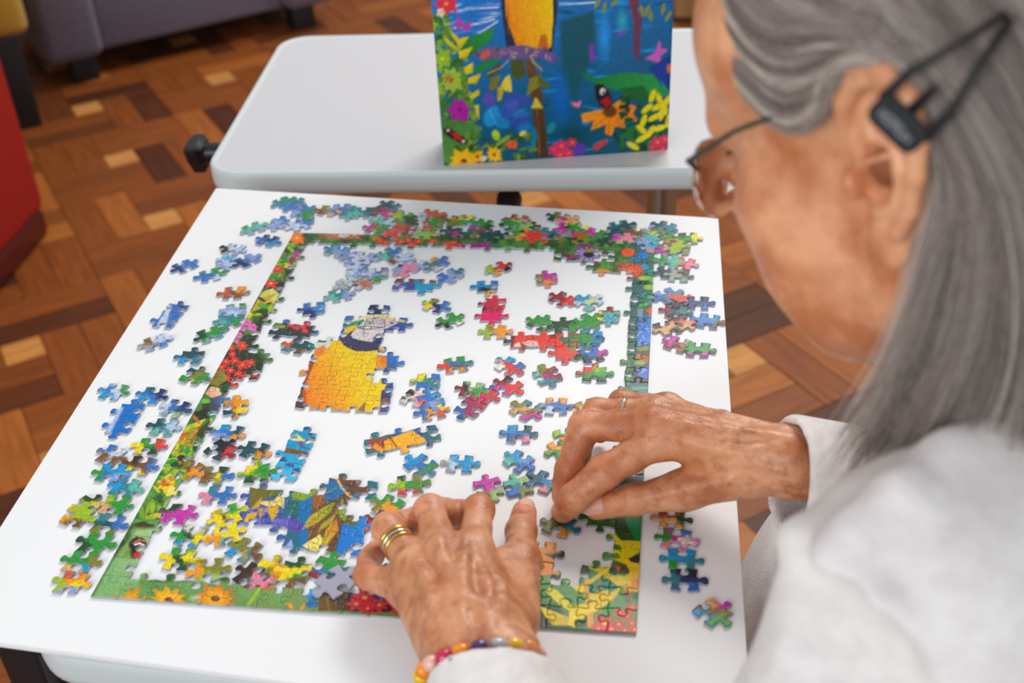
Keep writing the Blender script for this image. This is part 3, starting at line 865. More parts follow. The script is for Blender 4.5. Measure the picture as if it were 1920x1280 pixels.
    A.poly(y((1280, 570), (1330, 440), (1385, 640), (1355, 710), (1300, 650)), (136, 160, 40)); A.poly(y((1050, 830), (1100, 730), (1290, 590), (1210, 720)), (170, 166, 40), (140, 150, 36), ((600, 990), (630, 965)))
    A.poly(y((1080, 1000), (1150, 790), (1270, 670), (1285, 800), (1170, 960)), (196, 180, 30), (206, 130, 30), ((610, 1020), (632, 985))); A.poly(y((880, 975), (1080, 845), (1110, 900), (1090, 985), (940, 1015)), (240, 224, 110)); A.poly(y((910, 1035), (1080, 975), (1180, 1055), (1050, 1075)), (240, 220, 80))
    A.poly(y((370, 490), (440, 475), (560, 470), (640, 375), (685, 375), (672, 555), (600, 510), (540, 560)), (232, 214, 110)); A.poly(y((475, 560), (620, 515), (605, 620), (540, 700)), (214, 170, 36)); A.poly(y((375, 560), (445, 550), (410, 700)), (206, 160, 30)); A.poly(y((295, 570), (430, 420), (400, 540)), (206, 160, 40)); A.poly(y((220, 710), (260, 620), (370, 600), (340, 720)), (222, 176, 20))
    for s in (((500, 470), (540, 555)), ((570, 465), (600, 510)), ((640, 380), (660, 540)), ((1000, 935), (1080, 975)), ((1000, 990), (1120, 1060)), ((900, 780), (1250, 480)), ((1100, 960), (1270, 690))):
        A.stroke(y(*s), 1.0, (120, 96, 30))
    A.stroke(y((1150, 860), (1230, 660), (1300, 520)), 2, (206, 150, 60)); A.stroke(y((1270, 215), (1320, 320), (1400, 410), (1490, 470)), 4.2, (236, 184, 110)); A.stroke(y((1140, 390), (1270, 320)), 2, (150, 140, 50)); A.poly(y((1450, 410), (1510, 370), (1500, 430), (1460, 470)), (10, 130, 200)); A.poly(y((680, 1000), (760, 900), (780, 1010)), (150, 180, 226)); A.poly(y((1480, 220), (1580, 220), (1560, 280), (1480, 270)), (160, 110, 110))
    # blue butterfly
    def b(*p):
        return [(440 + a / 6, 760 + c / 6) for a, c in p]
    A.poly(b((380, 280), (980, 280), (980, 900), (380, 900)), (26, 150, 200), (60, 190, 232), ((560, 840), (535, 900)))
    for k in range(26):
        x0, y0 = 430 + (k * 83 % 420), 560 + (k * 59 % 300)
        A.stroke(b((x0, y0), (x0 + 70, y0 - 16 + (k % 3) * 16)), 2.2, [(40, 70, 130), (60, 80, 110), (20, 90, 180)][k % 3])
    A.poly(b((570, 470), (760, 510), (880, 530), (840, 570), (560, 530)), (120, 84, 40)); A.poly(b((640, 340), (700, 320), (800, 400), (700, 400), (640, 390)), (236, 222, 110)); A.poly(b((850, 350), (970, 370), (940, 450), (850, 420)), (36, 90, 100)); A.poly(b((770, 540), (900, 570), (920, 640), (800, 620)), (40, 90, 150)); A.poly(b((715, 400), (780, 420), (770, 480), (720, 450)), (110, 90, 130)); A.poly(b((830, 290), (890, 300), (870, 340), (830, 330)), (40, 80, 90))
    # red macaw head
    def r(*p):
        return [(880 + a / 6, 560 + c / 6) for a, c in p]
    A.poly(r((360, 340), (1230, 340), (1230, 800), (360, 800)), (226, 58, 42)); A.poly(r((360, 400), (520, 420), (470, 590), (360, 590)), (120, 46, 50)); A.poly(r((360, 460), (440, 460), (440, 520), (360, 520)), (30, 90, 60))
    A.poly(r((495, 560), (510, 510), (560, 490), (600, 520), (560, 560)), (232, 214, 190)); A.poly(r((590, 490), (680, 465), (765, 480), (780, 530), (740, 560), (680, 550)), (232, 190, 176)); A.poly(r((570, 500), (680, 560), (700, 590), (600, 590)), (110, 70, 66))
    A.poly(r((1000, 450), (1060, 400), (1240, 400), (1240, 520), (1160, 620), (1080, 520)), (60, 110, 90), (170, 120, 60), ((1050, 640), (1072, 660))); A.poly(r((900, 400), (980, 400), (960, 440), (900, 440)), (130, 40, 50))
    # two piece blocks
    for c, (xx, yy), s in (((56, 110, 190), (308, 600), 40), ((20, 110, 196), (228, 786), 60)):
        A.ell(xx, yy, s, s, c, 0, 0.2)
    A.poly([(316, 570), (322, 572), (306, 630), (290, 630), (296, 606)], (190, 206, 232), None, None, 4); A.poly([(196, 812), (222, 762), (232, 764), (206, 814)], (176, 190, 232), None, None, 5)
    A.poly([(500, 605), (538, 605), (538, 635), (490, 635)], (40, 66, 62)); A.poly([(512, 600), (526, 606), (520, 618), (508, 618)], (90, 140, 50)); A.ell(528, 612, 9, 4, (150, 150, 40)); A.poly([(538, 604), (590, 600), (590, 645), (536, 645)], (46, 60, 60))
    for x, yv in ((545, 609), (556, 614), (568, 612), (578, 607), (572, 620)):
        A.flower(x, yv, 9, 5, (230, 56, 60), (236, 110, 60), 0.6, 0.35)
    A.poly([(725, 510), (777, 510), (777, 555), (725, 555)], (100, 96, 180), (60, 80, 160), ((735, 530), (770, 545))); A.poly([(735, 520), (777, 520), (777, 529), (735, 529)], (140, 60, 46)); A.poly([(777, 515), (830, 515), (830, 560), (777, 560)], (14, 150, 190)); A.poly([(777, 518), (826, 518), (826, 530), (790, 530)], (140, 70, 56))
    A.poly([(900, 548), (950, 548), (950, 584), (900, 584)], (176, 44, 70), (226, 40, 60), ((915, 580), (925, 555))); A.ell(907, 564, 6, 4, (220, 190, 180)); A.ell(905, 578, 8, 5, (90, 40, 40)); A.poly([(880, 584), (960, 584), (960, 610), (880, 610)], (222, 28, 98))
    A.poly([(870, 730), (960, 730), (960, 810), (870, 810)], (206, 56, 60), (150, 46, 100), ((930, 745), (890, 780))); A.poly([(918, 785), (945, 752), (960, 760), (926, 790)], (20, 150, 170)); A.poly([(870, 790), (890, 776), (905, 786), (905, 810), (870, 810)], (120, 116, 60)); A.ell(905, 797, 8, 4, (206, 170, 140)); A.ell(915, 795, 8, 5, (40, 120, 150)); A.ell(948, 752, 7, 5, (120, 140, 60)); A.ell(903, 744, 7, 5, (222, 30, 110))
    A.poly([(675, 800), (735, 800), (735, 870), (675, 870)], (40, 120, 130)); A.poly([(690, 822), (740, 818), (735, 840), (690, 846)], (150, 76, 50)); A.poly([(697, 838), (716, 850), (726, 846), (704, 830)], 'o'); A.poly([(720, 826), (772, 806), (806, 828), (760, 850), (722, 846)], (246, 174, 22)); A.stroke([(730, 818), (750, 846)], 2.6, (120, 60, 30)); A.ell(774, 838, 7, 8, (236, 110, 30)); A.poly([(784, 806), (850, 790), (860, 830), (806, 836)], (46, 116, 110), (40, 96, 130), ((825, 815), (795, 812)))
    return A


BORDER_ART = paint_border()
CLUSTER_ART = paint_clusters()
GRAIN = 0.9 + 0.2 * vnoise(CW, CH, 2.0)[..., None]
for _a in (BORDER_ART, CLUSTER_ART):
    _a.a = np.clip(_a.a * GRAIN, 0, 255)

# ------------------------------------------------------------------ jigsaw pieces
M_PIECE = mat('printed_card', (255, 255, 255), 0.36, spec=0.28, coat=0.06)
_n, _l, _b = nodes_of(M_PIECE)
_b.inputs['Coat Roughness'].default_value = 0.12
_vc = _n.new('ShaderNodeVertexColor'); _vc.layer_name = 'print'
_l.new(_vc.outputs['Color'], _b.inputs['Base Color'])
_tc = _n.new('ShaderNodeTexCoord'); _nz = _n.new('ShaderNodeTexNoise'); _nz.inputs['Scale'].default_value = 900
_bp = _n.new('ShaderNodeBump'); _bp.inputs['Strength'].default_value = 0.12; _bp.inputs['Distance'].default_value = 0.0004
_l.new(_tc.outputs['Object'], _nz.inputs['Vector']); _l.new(_nz.outputs['Fac'], _bp.inputs['Height']); _l.new(_bp.outputs['Normal'], _b.inputs['Normal'])

PU = 0.36 / 19
PT = 0.0019
TAB = [(0.0, 0.0), (0.12, -0.016), (0.25, -0.04), (0.35, -0.05), (0.395, -0.015), (0.395, 0.05), (0.36, 0.11), (0.325, 0.18), (0.345, 0.255), (0.41, 0.3),
       (0.5, 0.312), (0.59, 0.3), (0.655, 0.255), (0.675, 0.18), (0.64, 0.11), (0.605, 0.05), (0.605, -0.015), (0.65, -0.05), (0.75, -0.04), (0.88, -0.016), (1.0, 0.0)]


def edge_pts(p, q, sgn, jit):
    """polyline from p to q; sgn +1 pushes the tab to the left of the direction"""
    p, q = np.asarray(p, float), np.asarray(q, float)
    d = q - p
    nrm = np.array([-d[1], d[0]])
    if sgn == 0:
        return [p + d * t for t in (0, .2, .4, .6, .8, 1.0)]
    sc, off, sk = 1 + jit[0] * 0.14, jit[1] * 0.05, jit[2] * 0.1
    out = []
    for t, s in TAB:
        tt = t
        if 0.3 < t < 0.7:
            tt = 0.5 + (t - 0.5) * sc + off + sk * max(s, 0)
        out.append(p + d * tt + nrm * s * sgn * (sc if s > 0 else 1))
    return out


def piece_mesh(name, outline, colour, grid=0.00095, gap=0.00012):
    """outline: counter-clockwise world xy loop; colour(xy)->srgb 0..255"""
    P = np.array(outline, float)
    keep = [0]
    for i in range(1, len(P)):
        if np.hypot(*(P[i] - P[keep[-1]])) > 2e-4:
            keep.append(i)
    P = P[keep]
    if np.hypot(*(P[0] - P[-1])) < 2e-4:
        P = P[:-1]
    n = len(P)
    T = np.roll(P, -1, 0) - np.roll(P, 1, 0)
    N = np.stack([-T[:, 1], T[:, 0]], 1) / np.maximum(np.hypot(T[:, 0], T[:, 1]), 1e-9)[:, None]
    outer = P + N * gap
    inner = P + N * (gap + 0.00032)
    lo, hi = inner.min(0), inner.max(0)
    xs = np.arange(lo[0], hi[0], grid); ys = np.arange(lo[1], hi[1], grid * 0.87)
    g = np.array([(x + (0.5 * grid if j % 2 else 0), y) for j, y in enumerate(ys) for x in xs])
    ins = np.zeros(len(g), bool); dist = np.full(len(g), 1e9)
    for i in range(n):
        (ax, ay), (bx, by) = inner[i], inner[(i + 1) % n]
        if ay != by:
            ins ^= ((ay > g[:, 1]) != (by > g[:, 1])) & (g[:, 0] < (bx - ax) * (g[:, 1] - ay) / (by - ay) + ax)
        L = max((bx - ax) ** 2 + (by - ay) ** 2, 1e-12)
        t = np.clip(((g[:, 0] - ax) * (bx - ax) + (g[:, 1] - ay) * (by - ay)) / L, 0, 1)
        dist = np.minimum(dist, np.hypot(g[:, 0] - ax - t * (bx - ax), g[:, 1] - ay - t * (by - ay)))
    g = g[ins & (dist > grid * 0.45)]
    allv = np.vstack([inner, g])
    K = 1000.0
    r = delaunay_2d_cdt([Vector((a * K, b * K)) for a, b in allv], [], [list(range(n))], 1, 1e-6)
    vv = np.array([(v.x / K, v.y / K) for v in r[0]])
    c = P.mean(0)
    m = len(vv)
    # ring order of the inner loop in the output
    src = {}
    for k, o in enumerate(r[3]):
        for q in o:
            src.setdefault(q, k)
    ring = [src[i] for i in range(n)]
    verts = [(v[0] - c[0], v[1] - c[1], PT) for v in vv]
    verts += [(v[0] - c[0], v[1] - c[1], PT - 0.0003) for v in outer]
    verts += [(v[0] - c[0], v[1] - c[1], PT - 0.00031) for v in outer]
    verts += [(v[0] - c[0], v[1] - c[1], 0.0) for v in outer]
    faces = [tuple(f) for f in r[2]]
    for k in range(n):
        k2 = (k + 1) % n
        faces.append((ring[k], m + k, m + k2, ring[k2]))
        faces.append((m + n + k, m + 2 * n + k, m + 2 * n + k2, m + n + k2))
    faces.append(tuple(m + 2 * n + k for k in range(n))[::-1])
    col = np.vstack([colour(vv), colour(outer), np.tile((176, 178, 190), (2 * n, 1))])
    me = bpy.data.meshes.new(name)
    me.from_pydata(verts, [], faces)
    sm = np.ones(len(me.polygons), bool)
    me.polygons.foreach_set('use_smooth', sm)
    ca = me.color_attributes.new('print', 'FLOAT_COLOR', 'POINT')
    L4 = np.ones((len(verts), 4)); L4[:, :3] = lin(np.clip(col, 0, 255))
    ca.data.foreach_set('color', L4.ravel())
    me.materials.append(M_PIECE)
    me.update()
    return me, c


def cluster_outlines(cells, origin, u, v, rr, flat=None, override=None):
    """cells: (i, j) set; u, v: world xy vectors of one cell; flat(i,j,side)-> bool"""
    sg, jt = {}, {}
    def edge(key):
        if key not in sg:
            par = (key[1] + key[2]) % 2
            base = 1 if (par == 0) == (key[0] == 'h') else -1
            sg[key] = base if rr.random() < 0.72 else -base
            jt[key] = rr.uniform(-1, 1, 3)
        return sg[key], jt[key]
    node = {}
    def nd(i, j):
        if (i, j) not in node:
            w = rr.uniform(-0.03, 0.03, 2)
            if flat and (i in (0, 19) or j in (0, 26)):
                w = w * 0
            node[(i, j)] = origin + (i + w[0]) * u + (j + w[1]) * v
        return node[(i, j)]
    out = {}
    for (i, j) in cells:
        loop = []
        for side, a, b, key, dirn in (('S', (i, j), (i + 1, j), ('h', i, j), 1), ('E', (i + 1, j), (i + 1, j + 1), ('v', i + 1, j), 1),
                                      ('N', (i + 1, j + 1), (i, j + 1), ('h', i, j + 1), -1), ('W', (i, j + 1), (i, j), ('v', i, j), -1)):
            s, jj = edge(key)
            if flat and flat(i, j, side):
                s = 0
            if override and (i, j, side) in override:
                s = override[(i, j, side)] * (-1 if True else 1)
                s = s * dirn if dirn == 1 else -s * -1
            if dirn == 1:
                pts = edge_pts(nd(*a), nd(*b), s, jj)
            else:
                pts = edge_pts(nd(*b), nd(*a), s, jj)[::-1]
            loop += pts[:-1]
        out[(i, j)] = loop
    return out


def art_colour(art):
    return lambda xy: art.sample(to_px(np.column_stack([xy, np.full(len(xy), PT)])))


def build_cluster(name, label, cells, origin, u, v, seed, art, flat=None, z=0.0, group=None, grid=0.00095, category='jigsaw puzzle'):
    rr = np.random.default_rng(seed)
    outs = cluster_outlines(cells, origin, u, v, rr, flat)
    cen = np.mean([np.mean(o, 0) for o in outs.values()], 0)
    root = empty(name, (cen[0], cen[1], z))
    tag(root, label, category, group)
    for k in sorted(outs):
        me, c = piece_mesh('puzzle_piece', outs[k], art_colour(art), grid)
        o = bpy.data.objects.new('puzzle_piece', me)
        COL.objects.link(o)
        o.parent = root
        o.location = (c[0] - cen[0], c[1] - cen[1], 0.00002)
        o.rotation_euler = (rr.uniform(-0.006, 0.006), rr.uniform(-0.006, 0.006), 0)
        o.location.z += 0.00005
    return root


# the joined frame of the puzzle with the cells already filled in behind it
cells = set()
for i in range(19):
    cells.add((i, 0)); cells.add((i, 25))
for j in range(26):
    cells.add((0, j)); cells.add((18, j))
cells |= {(1, 14), (1, 13), (14, 24), (15, 24), (14, 24), (17, 24), (17, 23), (16, 23), (17, 1), (16, 1), (18, 1), (17, 2), (15, 1), (15, 2), (15, 3), (16, 1), (17, 5)}
build_cluster('puzzle_border', 'assembled rectangular jigsaw border of flowers and leaves on the white board', cells,
              np.array([0.0, 0.0]), np.array([PU, 0.0]), np.array([0.0, 0.49 / 26]), 5, BORDER_ART,
              flat=lambda i, j, s: (s == 'S' and j == 0) or (s == 'N' and j == 25) or (s == 'W' and i == 0) or (s == 'E' and i == 18), grid=0.0008)


def frame_from(pa, pb, base):
    """u along the photo direction pa->pb with piece size, v at right angles"""
    a, b = at(*pa)[:2], at(*pb)[:2]
    u = (b - a) / np.linalg.norm(b - a) * PU
    return at(*base)[:2], u, np.array([-u[1], u[0]]) * (0.49 / 26 / PU)


U, V = np.array([0.0187, 0.0]), np.array([-0.0014, 0.0191])
par = {(-1, 0), (0, 0), (1, 0), (2, 0), (-1, 1), (0, 1), (1, 1), (2, 1), (-1, 2), (0, 2), (1, 2), (-1, 3), (0, 3), (1, 3), (2, 3), (-1, 4), (0, 4), (1, 4), (0, 5), (1, 5), (0, 6), (1, 6), (2, 6), (1, 7)}
build_cluster('puzzle_section', 'assembled yellow breasted parrot section with its striped white face', par, at(597, 769)[:2], U, V, 21, CLUSTER_ART, grid=0.0007, category='jigsaw section')
lf = {(-1, 0), (0, 0), (1, 0), (-3, 1), (-2, 1), (-1, 1), (0, 1), (1, 1), (-3, 2), (-2, 2), (-1, 2), (0, 2), (0, 3), (1, 3)}
build_cluster('puzzle_section', 'assembled section of brown trunk, golden leaves and blue water beside the left hand', lf, at(577, 1033)[:2], np.array([0.0188, -0.0013]), np.array([-0.0010, 0.0186]), 22, CLUSTER_ART, grid=0.0008, category='jigsaw section')
o, u, v = frame_from((955, 655), (1065, 652), (956, 655))
build_cluster('puzzle_section', 'assembled red macaw head strip inside the frame', {(0, 0), (1, 0), (2, 0), (3, 0), (2, -1)}, o, u, v, 23, CLUSTER_ART, grid=0.0008, category='jigsaw section')
ub = np.array([0.0187, -0.0030]); vb = np.array([0.0008, 0.0188])
build_cluster('puzzle_section', 'assembled blue striped butterfly wing strip above the leaf section', {(0, 0), (0, 1), (0, 2)}, at(537, 886)[:2] - ub / 2 - vb / 2, ub, vb, 24, CLUSTER_ART, grid=0.0008, category='jigsaw section')
for lab, pa, pb, base, cc, sd in (
        ('pair of joined blue water pieces with white streak left of the frame', (280, 615), (320, 619), (284, 614), {(0, 0), (0, 1)}, 31),
        ('pair of joined bright blue water pieces left of the frame', (195, 813), (242, 815), (197, 814), {(0, 0), (0, 1)}, 32),
        ('pair of joined dark pieces with red flowers between the frame and the parrot', (500, 628), (585, 634), (503, 630), {(0, 0), (1, 0)}, 33),
        ('pair of joined purple and turquoise pieces above the parrot head', (737, 544), (820, 548), (735, 545), {(0, 0), (1, 0)}, 34),
        ('pair of joined crimson and maroon pieces inside the frame', (899, 604), (942, 605), (900, 604), {(0, 0), (0, 1)}, 35),
        ('pair of joined red and olive pieces with turquoise stripe inside the frame', (888, 800), (938, 752), (888, 786), {(0, 0), (1, 0)}, 36),
        ('strip of three joined yellow and teal pieces below the parrot', (692, 853), (835, 823), (690, 855), {(0, 0), (1, 0), (2, 0)}, 37)):
    o, u, v = frame_from(pa, pb, base)
    build_cluster('puzzle_section', lab, cc, o, u, v, sd, CLUSTER_ART, category='jigsaw section')

# loose pieces: x y (photo place of the centre), direction of the tabs in degrees, edges E N W S, colours (letter or letter@dx,dy)
LOOSE = '''
531 378 20 TBTB t g@8,-2|549 383 35 TBTB b t@6,-6|568 395 20 TBTB b t@12,-3 l@-8,4|572 407 80 TBTB g b@-10,2|522 418 50 TBTB l b@6,-8|562 421 15 TBTB p b@8,-5|502 450 -10 TBTB B b@-8,0 c@5,6|476 427 20 TBTB a l@6,6 g@-6,-4
615 394 -5 TBTB v n@-10,4 u@6,6|637 391 0 TBTB l B@0,3 b@4,-6|657 399 60 TBTB t a@0,6|680 398 0 TBTB t a@-8,2 T@4,-4|711 396 5 TBTB T r@-2,0 r@8,0|729 386 -25 TBTB T t@6,4|735 405 30 TTBB m v@-2,6|752 405 -10 TBTB e g@6,2|762 415 -20 TTBB G v@-8,0
717 416 -10 TBTB a p@6,0|705 428 -10 TBTB v m@-8,-2 g@8,2|743 434 25 TBTB r d@8,4|764 430 -30 TBTB n d@-8,-4 m@6,4|793 437 -5 TBTB q e@6,2|807 404 10 TTBB d n@2,6 p@-14,2|811 422 85 TBTB g r@-7,2 v@4,8|838 412 -5 TBTB n v@-6,4 g@10,3|864 412 15 TBTB v o@-4,-4 g@4,4|886 415 -15 TBTB g c@-4,2 y@-6,-6|902 424 -20 TTBB g m@-12,2 G@6,2
842 437 90 TBTB G T@-4,-4|867 437 -5 TBTB G m@-6,2 t@4,-3|903 438 -20 TBTB G m@4,-4 v@-6,2|925 442 10 TBTB T G@6,4|970 411 -8 TBTB d R@-6,0|957 421 20 TTBB g G@-10,5|977 421 -30 TBTB q g@-8,2|980 440 10 TBTB o g@-10,-4 r@8,2|994 428 70 TTBB G v@4,2
1047 407 -15 TBTB v m@6,4 G@-10,2|1064 415 -25 TTBB u k@-6,0|1027 437 -10 TBTB t T@6,5|1008 446 85 TTBB r d@3,4|1060 432 10 TTBB m N@6,-5|1085 428 -20 TBTB g y@8,-2|1112 438 -15 TBTB m g@10,2 g@-10,4|1066 448 -5 TBTB G v@-8,0 a@-6,-6|1090 447 0 TTBB v r@-6,-4|1125 452 -15 TBTB G g@-6,-4
1166 424 10 TBTB T t@-4,-3|1188 435 -15 TBTB n v@4,-4|1149 437 30 TBTB T G@6,3|1168 447 5 TBTB k m@-8,-2 q@-2,6|1227 433 25 TBTB v y@-2,4 l@-8,-8|1246 425 -15 TBTB t T@-6,-3|1213 447 -30 TTBB a c@-6,-4 v@-10,4|1214 457 10 BTBT l c@8,0|1265 446 -5 TBTB v o@0,6 g@-8,-6|1291 446 0 TBTB g y@10,0 G@-4,-6|1254 466 10 TBTB m v@-6,-8 e@10,0|1274 466 85 TTBB e v@6,2
1255 488 -5 TBTB a g@-8,0|1282 492 -10 TBTB r o@-6,0 k@8,3|1253 509 5 TBTB T r@4,-1 a@6,-6|1274 516 -5 TBTB s G@8,-3 d@6,-6|1253 553 20 TBTB c b@-8,4 l@-10,-5|1272 562 20 TTBB d N@-6,6|1308 567 -3 TBTB B b@4,6|1267 583 -5 TBTB T R@-20,-1 t@6,2|1279 603 -30 TBTB d N@-6,-6 u@4,4|1253 614 15 TBTB u N@-8,-7 G@12,5|1328 601 -8 TBTB b c@6,-3 n@20,6|1271 644 -15 TBTB R m@-10,-6 d@2,6 s@12,-6|1310 655 85 BTBT g m@-4,12 m@6,12
346 498 25 TBTB b l@-2,2 B@-10,6|437 466 -10 TBTB p z@-16,-2 l@4,6|424 490 85 TBTB p c@2,-2 l@-8,6|464 488 25 TBTB b l@4,-4 B@-8,6|393 515 12 TBTB b g@-4,-8 g@12,-6 p@12,6|438 548 3 TBTB n o@6,-4 d@-8,0|442 580 85 BTTB l g@2,-8 p@-2,4|426 604 20 TTBB t g@8,3 a@-4,0|394 626 18 TBTB g a@4,8 G@-14,2 c@12,10|291 641 15 TBTB p n@-6,0 b@6,6|357 670 0 BTTB T t@4,4 c@-8,6|363 705 -15 TTBB v T@-4,-8 g@-14,2 g@14,6
213 733 -8 TBTB p b@-6,-2 c@-10,6 g@24,0|283 740 -8 TBTB b T@4,-4 c@-6,6 B@18,0|328 765 -15 TBTB b T@4,4 p@-18,-4 B@14,-6 q@0,10|307 800 -5 TBTB t T@-10,-4 p@8,0 a@-8,8|280 836 -5 TBTB g y@-20,2 r@20,0 G@2,6|209 852 -15 TBTB p n@-8,2 n@8,10 b@-4,-10|263 872 -8 TBTB n N@-4,-6 y@-10,12 b@22,4|207 885 -5 TBTB c b@-6,2 l@6,8 g@-22,0|235 913 -8 TBTB t c@-10,-2 a@12,0|160 948 -25 BTBT e y@-8,-4 y@8,2 G@4,-14|144 968 -15 TTBB e o@-12,-2 n@-2,8|214 946 -5 TBTB g u@-14,4 g@8,-6 e@-8,-8|201 981 -8 TBTB T t@-4,-8 b@14,0 v@-6,10|178 1017 -10 TBTB g G@-16,4|152 1051 -8 TBTB g c@2,10 u@-8,14 v@22,4|132 1091 -8 TBTB o e@-16,0 d@-2,-10 l@0,12 y@6,4
1260 973 -3 TBTB u R@-4,-8 G@16,-2 n@2,-4|1268 1009 -8 TBTB m k@-10,8 g@-14,0 b@10,-12 w@8,2|1278 1048 -5 TBTB c t@10,6 g@-8,10|1283 1087 -3 TBTB B t@-12,0 b@4,10 z@4,-10|1338 1147 -40 TTBB n u@2,-12 m@14,-12 c@-12,6 g@6,12 v@20,0
630 470 -15 TBTB l t@-10,-2 c@8,-4 s@-6,8|659 483 -40 TBTB l B@0,0 p@8,4|683 483 -8 TBTB p l@8,-2|668 506 75 TBTB p l@4,8 b@10,2|652 529 20 TBTB p s@-4,2 n@8,4|674 529 -25 TTBB s d@4,2 p@-6,4|637 553 12 TBTB t a@-8,4 l@10,0|709 512 88 BTTB l B@0,-2 g@2,10 p@-10,-4|729 476 25 TBTB t a@-6,4 b@8,-4|752 487 -20 TTBB p B@0,8 n@-14,4|775 496 -10 TBTB p l@-4,-6 l@6,6|759 505 -30 BTBT k l@-10,-2|818 494 30 TBTB b v@-2,2 o@-6,-8 p@4,8|846 516 28 TBTB l t@10,-8 b@-12,4
935 502 20 TBTB r e@-14,2 o@2,8 T@-4,-2 z@16,6|913 537 85 BTTB c b@6,-4 z@-2,4 o@4,12|818 572 -15 TBTB B e@-18,-8 y@-12,0 v@-6,-8 b@14,2|843 600 22 TBTB g z@-4,12 w@10,10|928 620 0 TBTB o e@-14,2 v@-6,-2|1025 522 -75 TBTB m v@-10,2 o@0,4|1052 560 -25 TBTB R r@12,4 R@-10,-2|1104 566 -25 BTTB p y@0,-2 c@-6,-6 a@4,8|1141 592 85 TBTB a R@2,-12 c@0,2 y@-16,2|1012 605 -20 BTTB g G@-8,8|1058 611 5 TTTB G g@12,4|1100 602 -30 TTBT g g@4,8|1107 632 85 BTTB g b@8,0 c@6,-10 t@12,8|1108 665 12 TBTB b B@-4,4 G@-16,6 G@14,8 m@20,0|1115 700 85 TTBT g e@2,-4 r@-10,-8 G@0,10
955 686 -28 TBTB r w@-14,2 b@12,-4 c@2,-12|1027 703 -55 TBTB R m@-2,2 t@4,12 v@-10,-12 a@-14,4|953 723 -25 TBTB r m@-8,4 N@0,-10 R@-8,-6|885 729 -5 TBTB q R@-20,2 z@-10,0 g@6,4|985 768 -32 TBTB u t@8,-8 n@6,4 m@10,14 v@-8,-8|1043 760 0 TBTB b o@-8,-11 o@10,-11 p@-8,8|1106 763 20 TBTB u o@-8,6 v@-6,-8 n@8,-4|803 715 82 BTTB t y@-10,-8 b@10,-6 g@2,-4 b@-6,8|778 745 -15 TTBB w N@-10,-6 r@6,2|807 750 15 BTBT b l@4,4 c@8,-6|811 770 10 TBTB o y@6,-6 d@10,4 b@-18,2|853 682 8 TBTB b g@-8,-8 g@8,-10 n@2,4 o@2,10 r@-20,4|790 870 -35 TBTB b c@-10,-6 g@12,8 t@14,14|863 868 -3 TBTB c p@-14,2 s@-26,2|768 907 8 TBTB g e@-14,0 G@-10,-12 v@6,-8 r@-2,14|917 913 -70 TBTB m q@12,10 v@-12,14|971 912 -65 TBTB t q@10,-10 b@-6,8 a@-8,-8 v@14,6|973 863 -28 TBTB c l@4,0 a@-14,4 b@8,10|1018 903 -25 TBTB b T@-6,-4 k@-2,12 t@10,6|972 813 -2 TBTB b T@0,4 c@-10,-10 k@4,8 T@12,-8
727 949 -25 TBTB o g@-12,-10 v@-18,-4 g@14,-6|1050 984 -18 TBTB T o@2,8 t@10,4 v@-10,0|1064 818 -60 TTBB e g@2,8 l@8,-6|1056 838 20 TBTB o g@-4,10 e@8,0|1105 872 40 TBTB e b@-6,8|1136 903 -20 TBTB B m@-8,6 c@8,-2
588 578 88 BTTB b B@-6,6 c@6,0|556 649 -15 TBTB T d@-14,-4 n@2,8 t@-10,8|442 763 80 TBTB o n@-2,0 T@-14,6 y@6,2|428 811 -8 TBTB b c@-2,-8 l@-8,8 T@10,0 o@14,8|414 843 -30 TTBB z T@-8,6 r@10,4 R@12,10|477 844 -10 TBTB T o@8,4 N@14,2 T@16,-8 o@24,6|482 887 85 TTBT g y@-10,-6 G@-4,10 e@-2,4|352 880 -25 TBTB n v@-4,-6 G@-14,-8 o@8,4 e@-10,4|401 890 -2 TBTB v y@8,2 n@-8,0 G@14,-10 b@20,4|408 927 -2 TBTB b t@-8,-6 k@-22,2|334 962 -8 TBTB m m@4,4 G@-8,-10|425 966 20 TBTB y g@2,-6 y@-12,6 N@-4,2|355 1004 -8 TBTB G g@-14,2 y@12,4 c@-8,12 w@4,-6|424 1003 15 TBTB y y@4,-4 o@-14,8 c@-4,8|457 1031 -25 TBTB v c@-14,6 o@2,4 c@8,4 n@16,4|336 1048 -8 TBTB G y@10,-2 y@-16,2 g@0,-12|391 1068 5 TBTB v e@0,8 q@2,14 o@-16,2|472 1080 -30 TBTB N w@2,2 t@6,4 k@10,8|504 1070 -10 TTBB v o@10,0 k@-8,10 y@-4,-8|552 1072 -5 BTTT y g@6,8 n@8,14 G@0,-14|614 1064 -10 TTBB g t@8,6 R@-12,14 b@-8,6|712 984 40 TTBB r N@0,-8 d@-4,6|745 1066 30 TBTB B b@-8,6
'''
GREYBACK = (628, 1090, 50)
specs = []
for tok in LOOSE.replace('\n', '|').split('|'):
    tok = tok.strip()
    if not tok:
        continue
    f = tok.split()
    specs.append((float(f[0]), float(f[1]), float(f[2]), f[3], f[4:]))


def zone(x, y):
    w = at(x, y)[:2]
    if w[1] > 0.49:
        return 'above the frame'
    if w[0] < 0.0:
        return 'left of the frame'
    if w[0] > 0.36:
        return 'right of the frame'
    if w[1] > 0.37:
        return 'inside the frame near its top'
    if w[1] > 0.21:
        return 'inside the frame beside the parrot' if w[0] < 0.2 else 'inside the frame near the red macaw strip'
    return 'inside the frame left of the leaf section' if w[0] < 0.1 else 'inside the frame near the hands'


def colour_words(cols):
    seen = []
    for c in cols:
        w = NAMES[c[0]]
        if w not in seen:
            seen.append(w)
    return seen


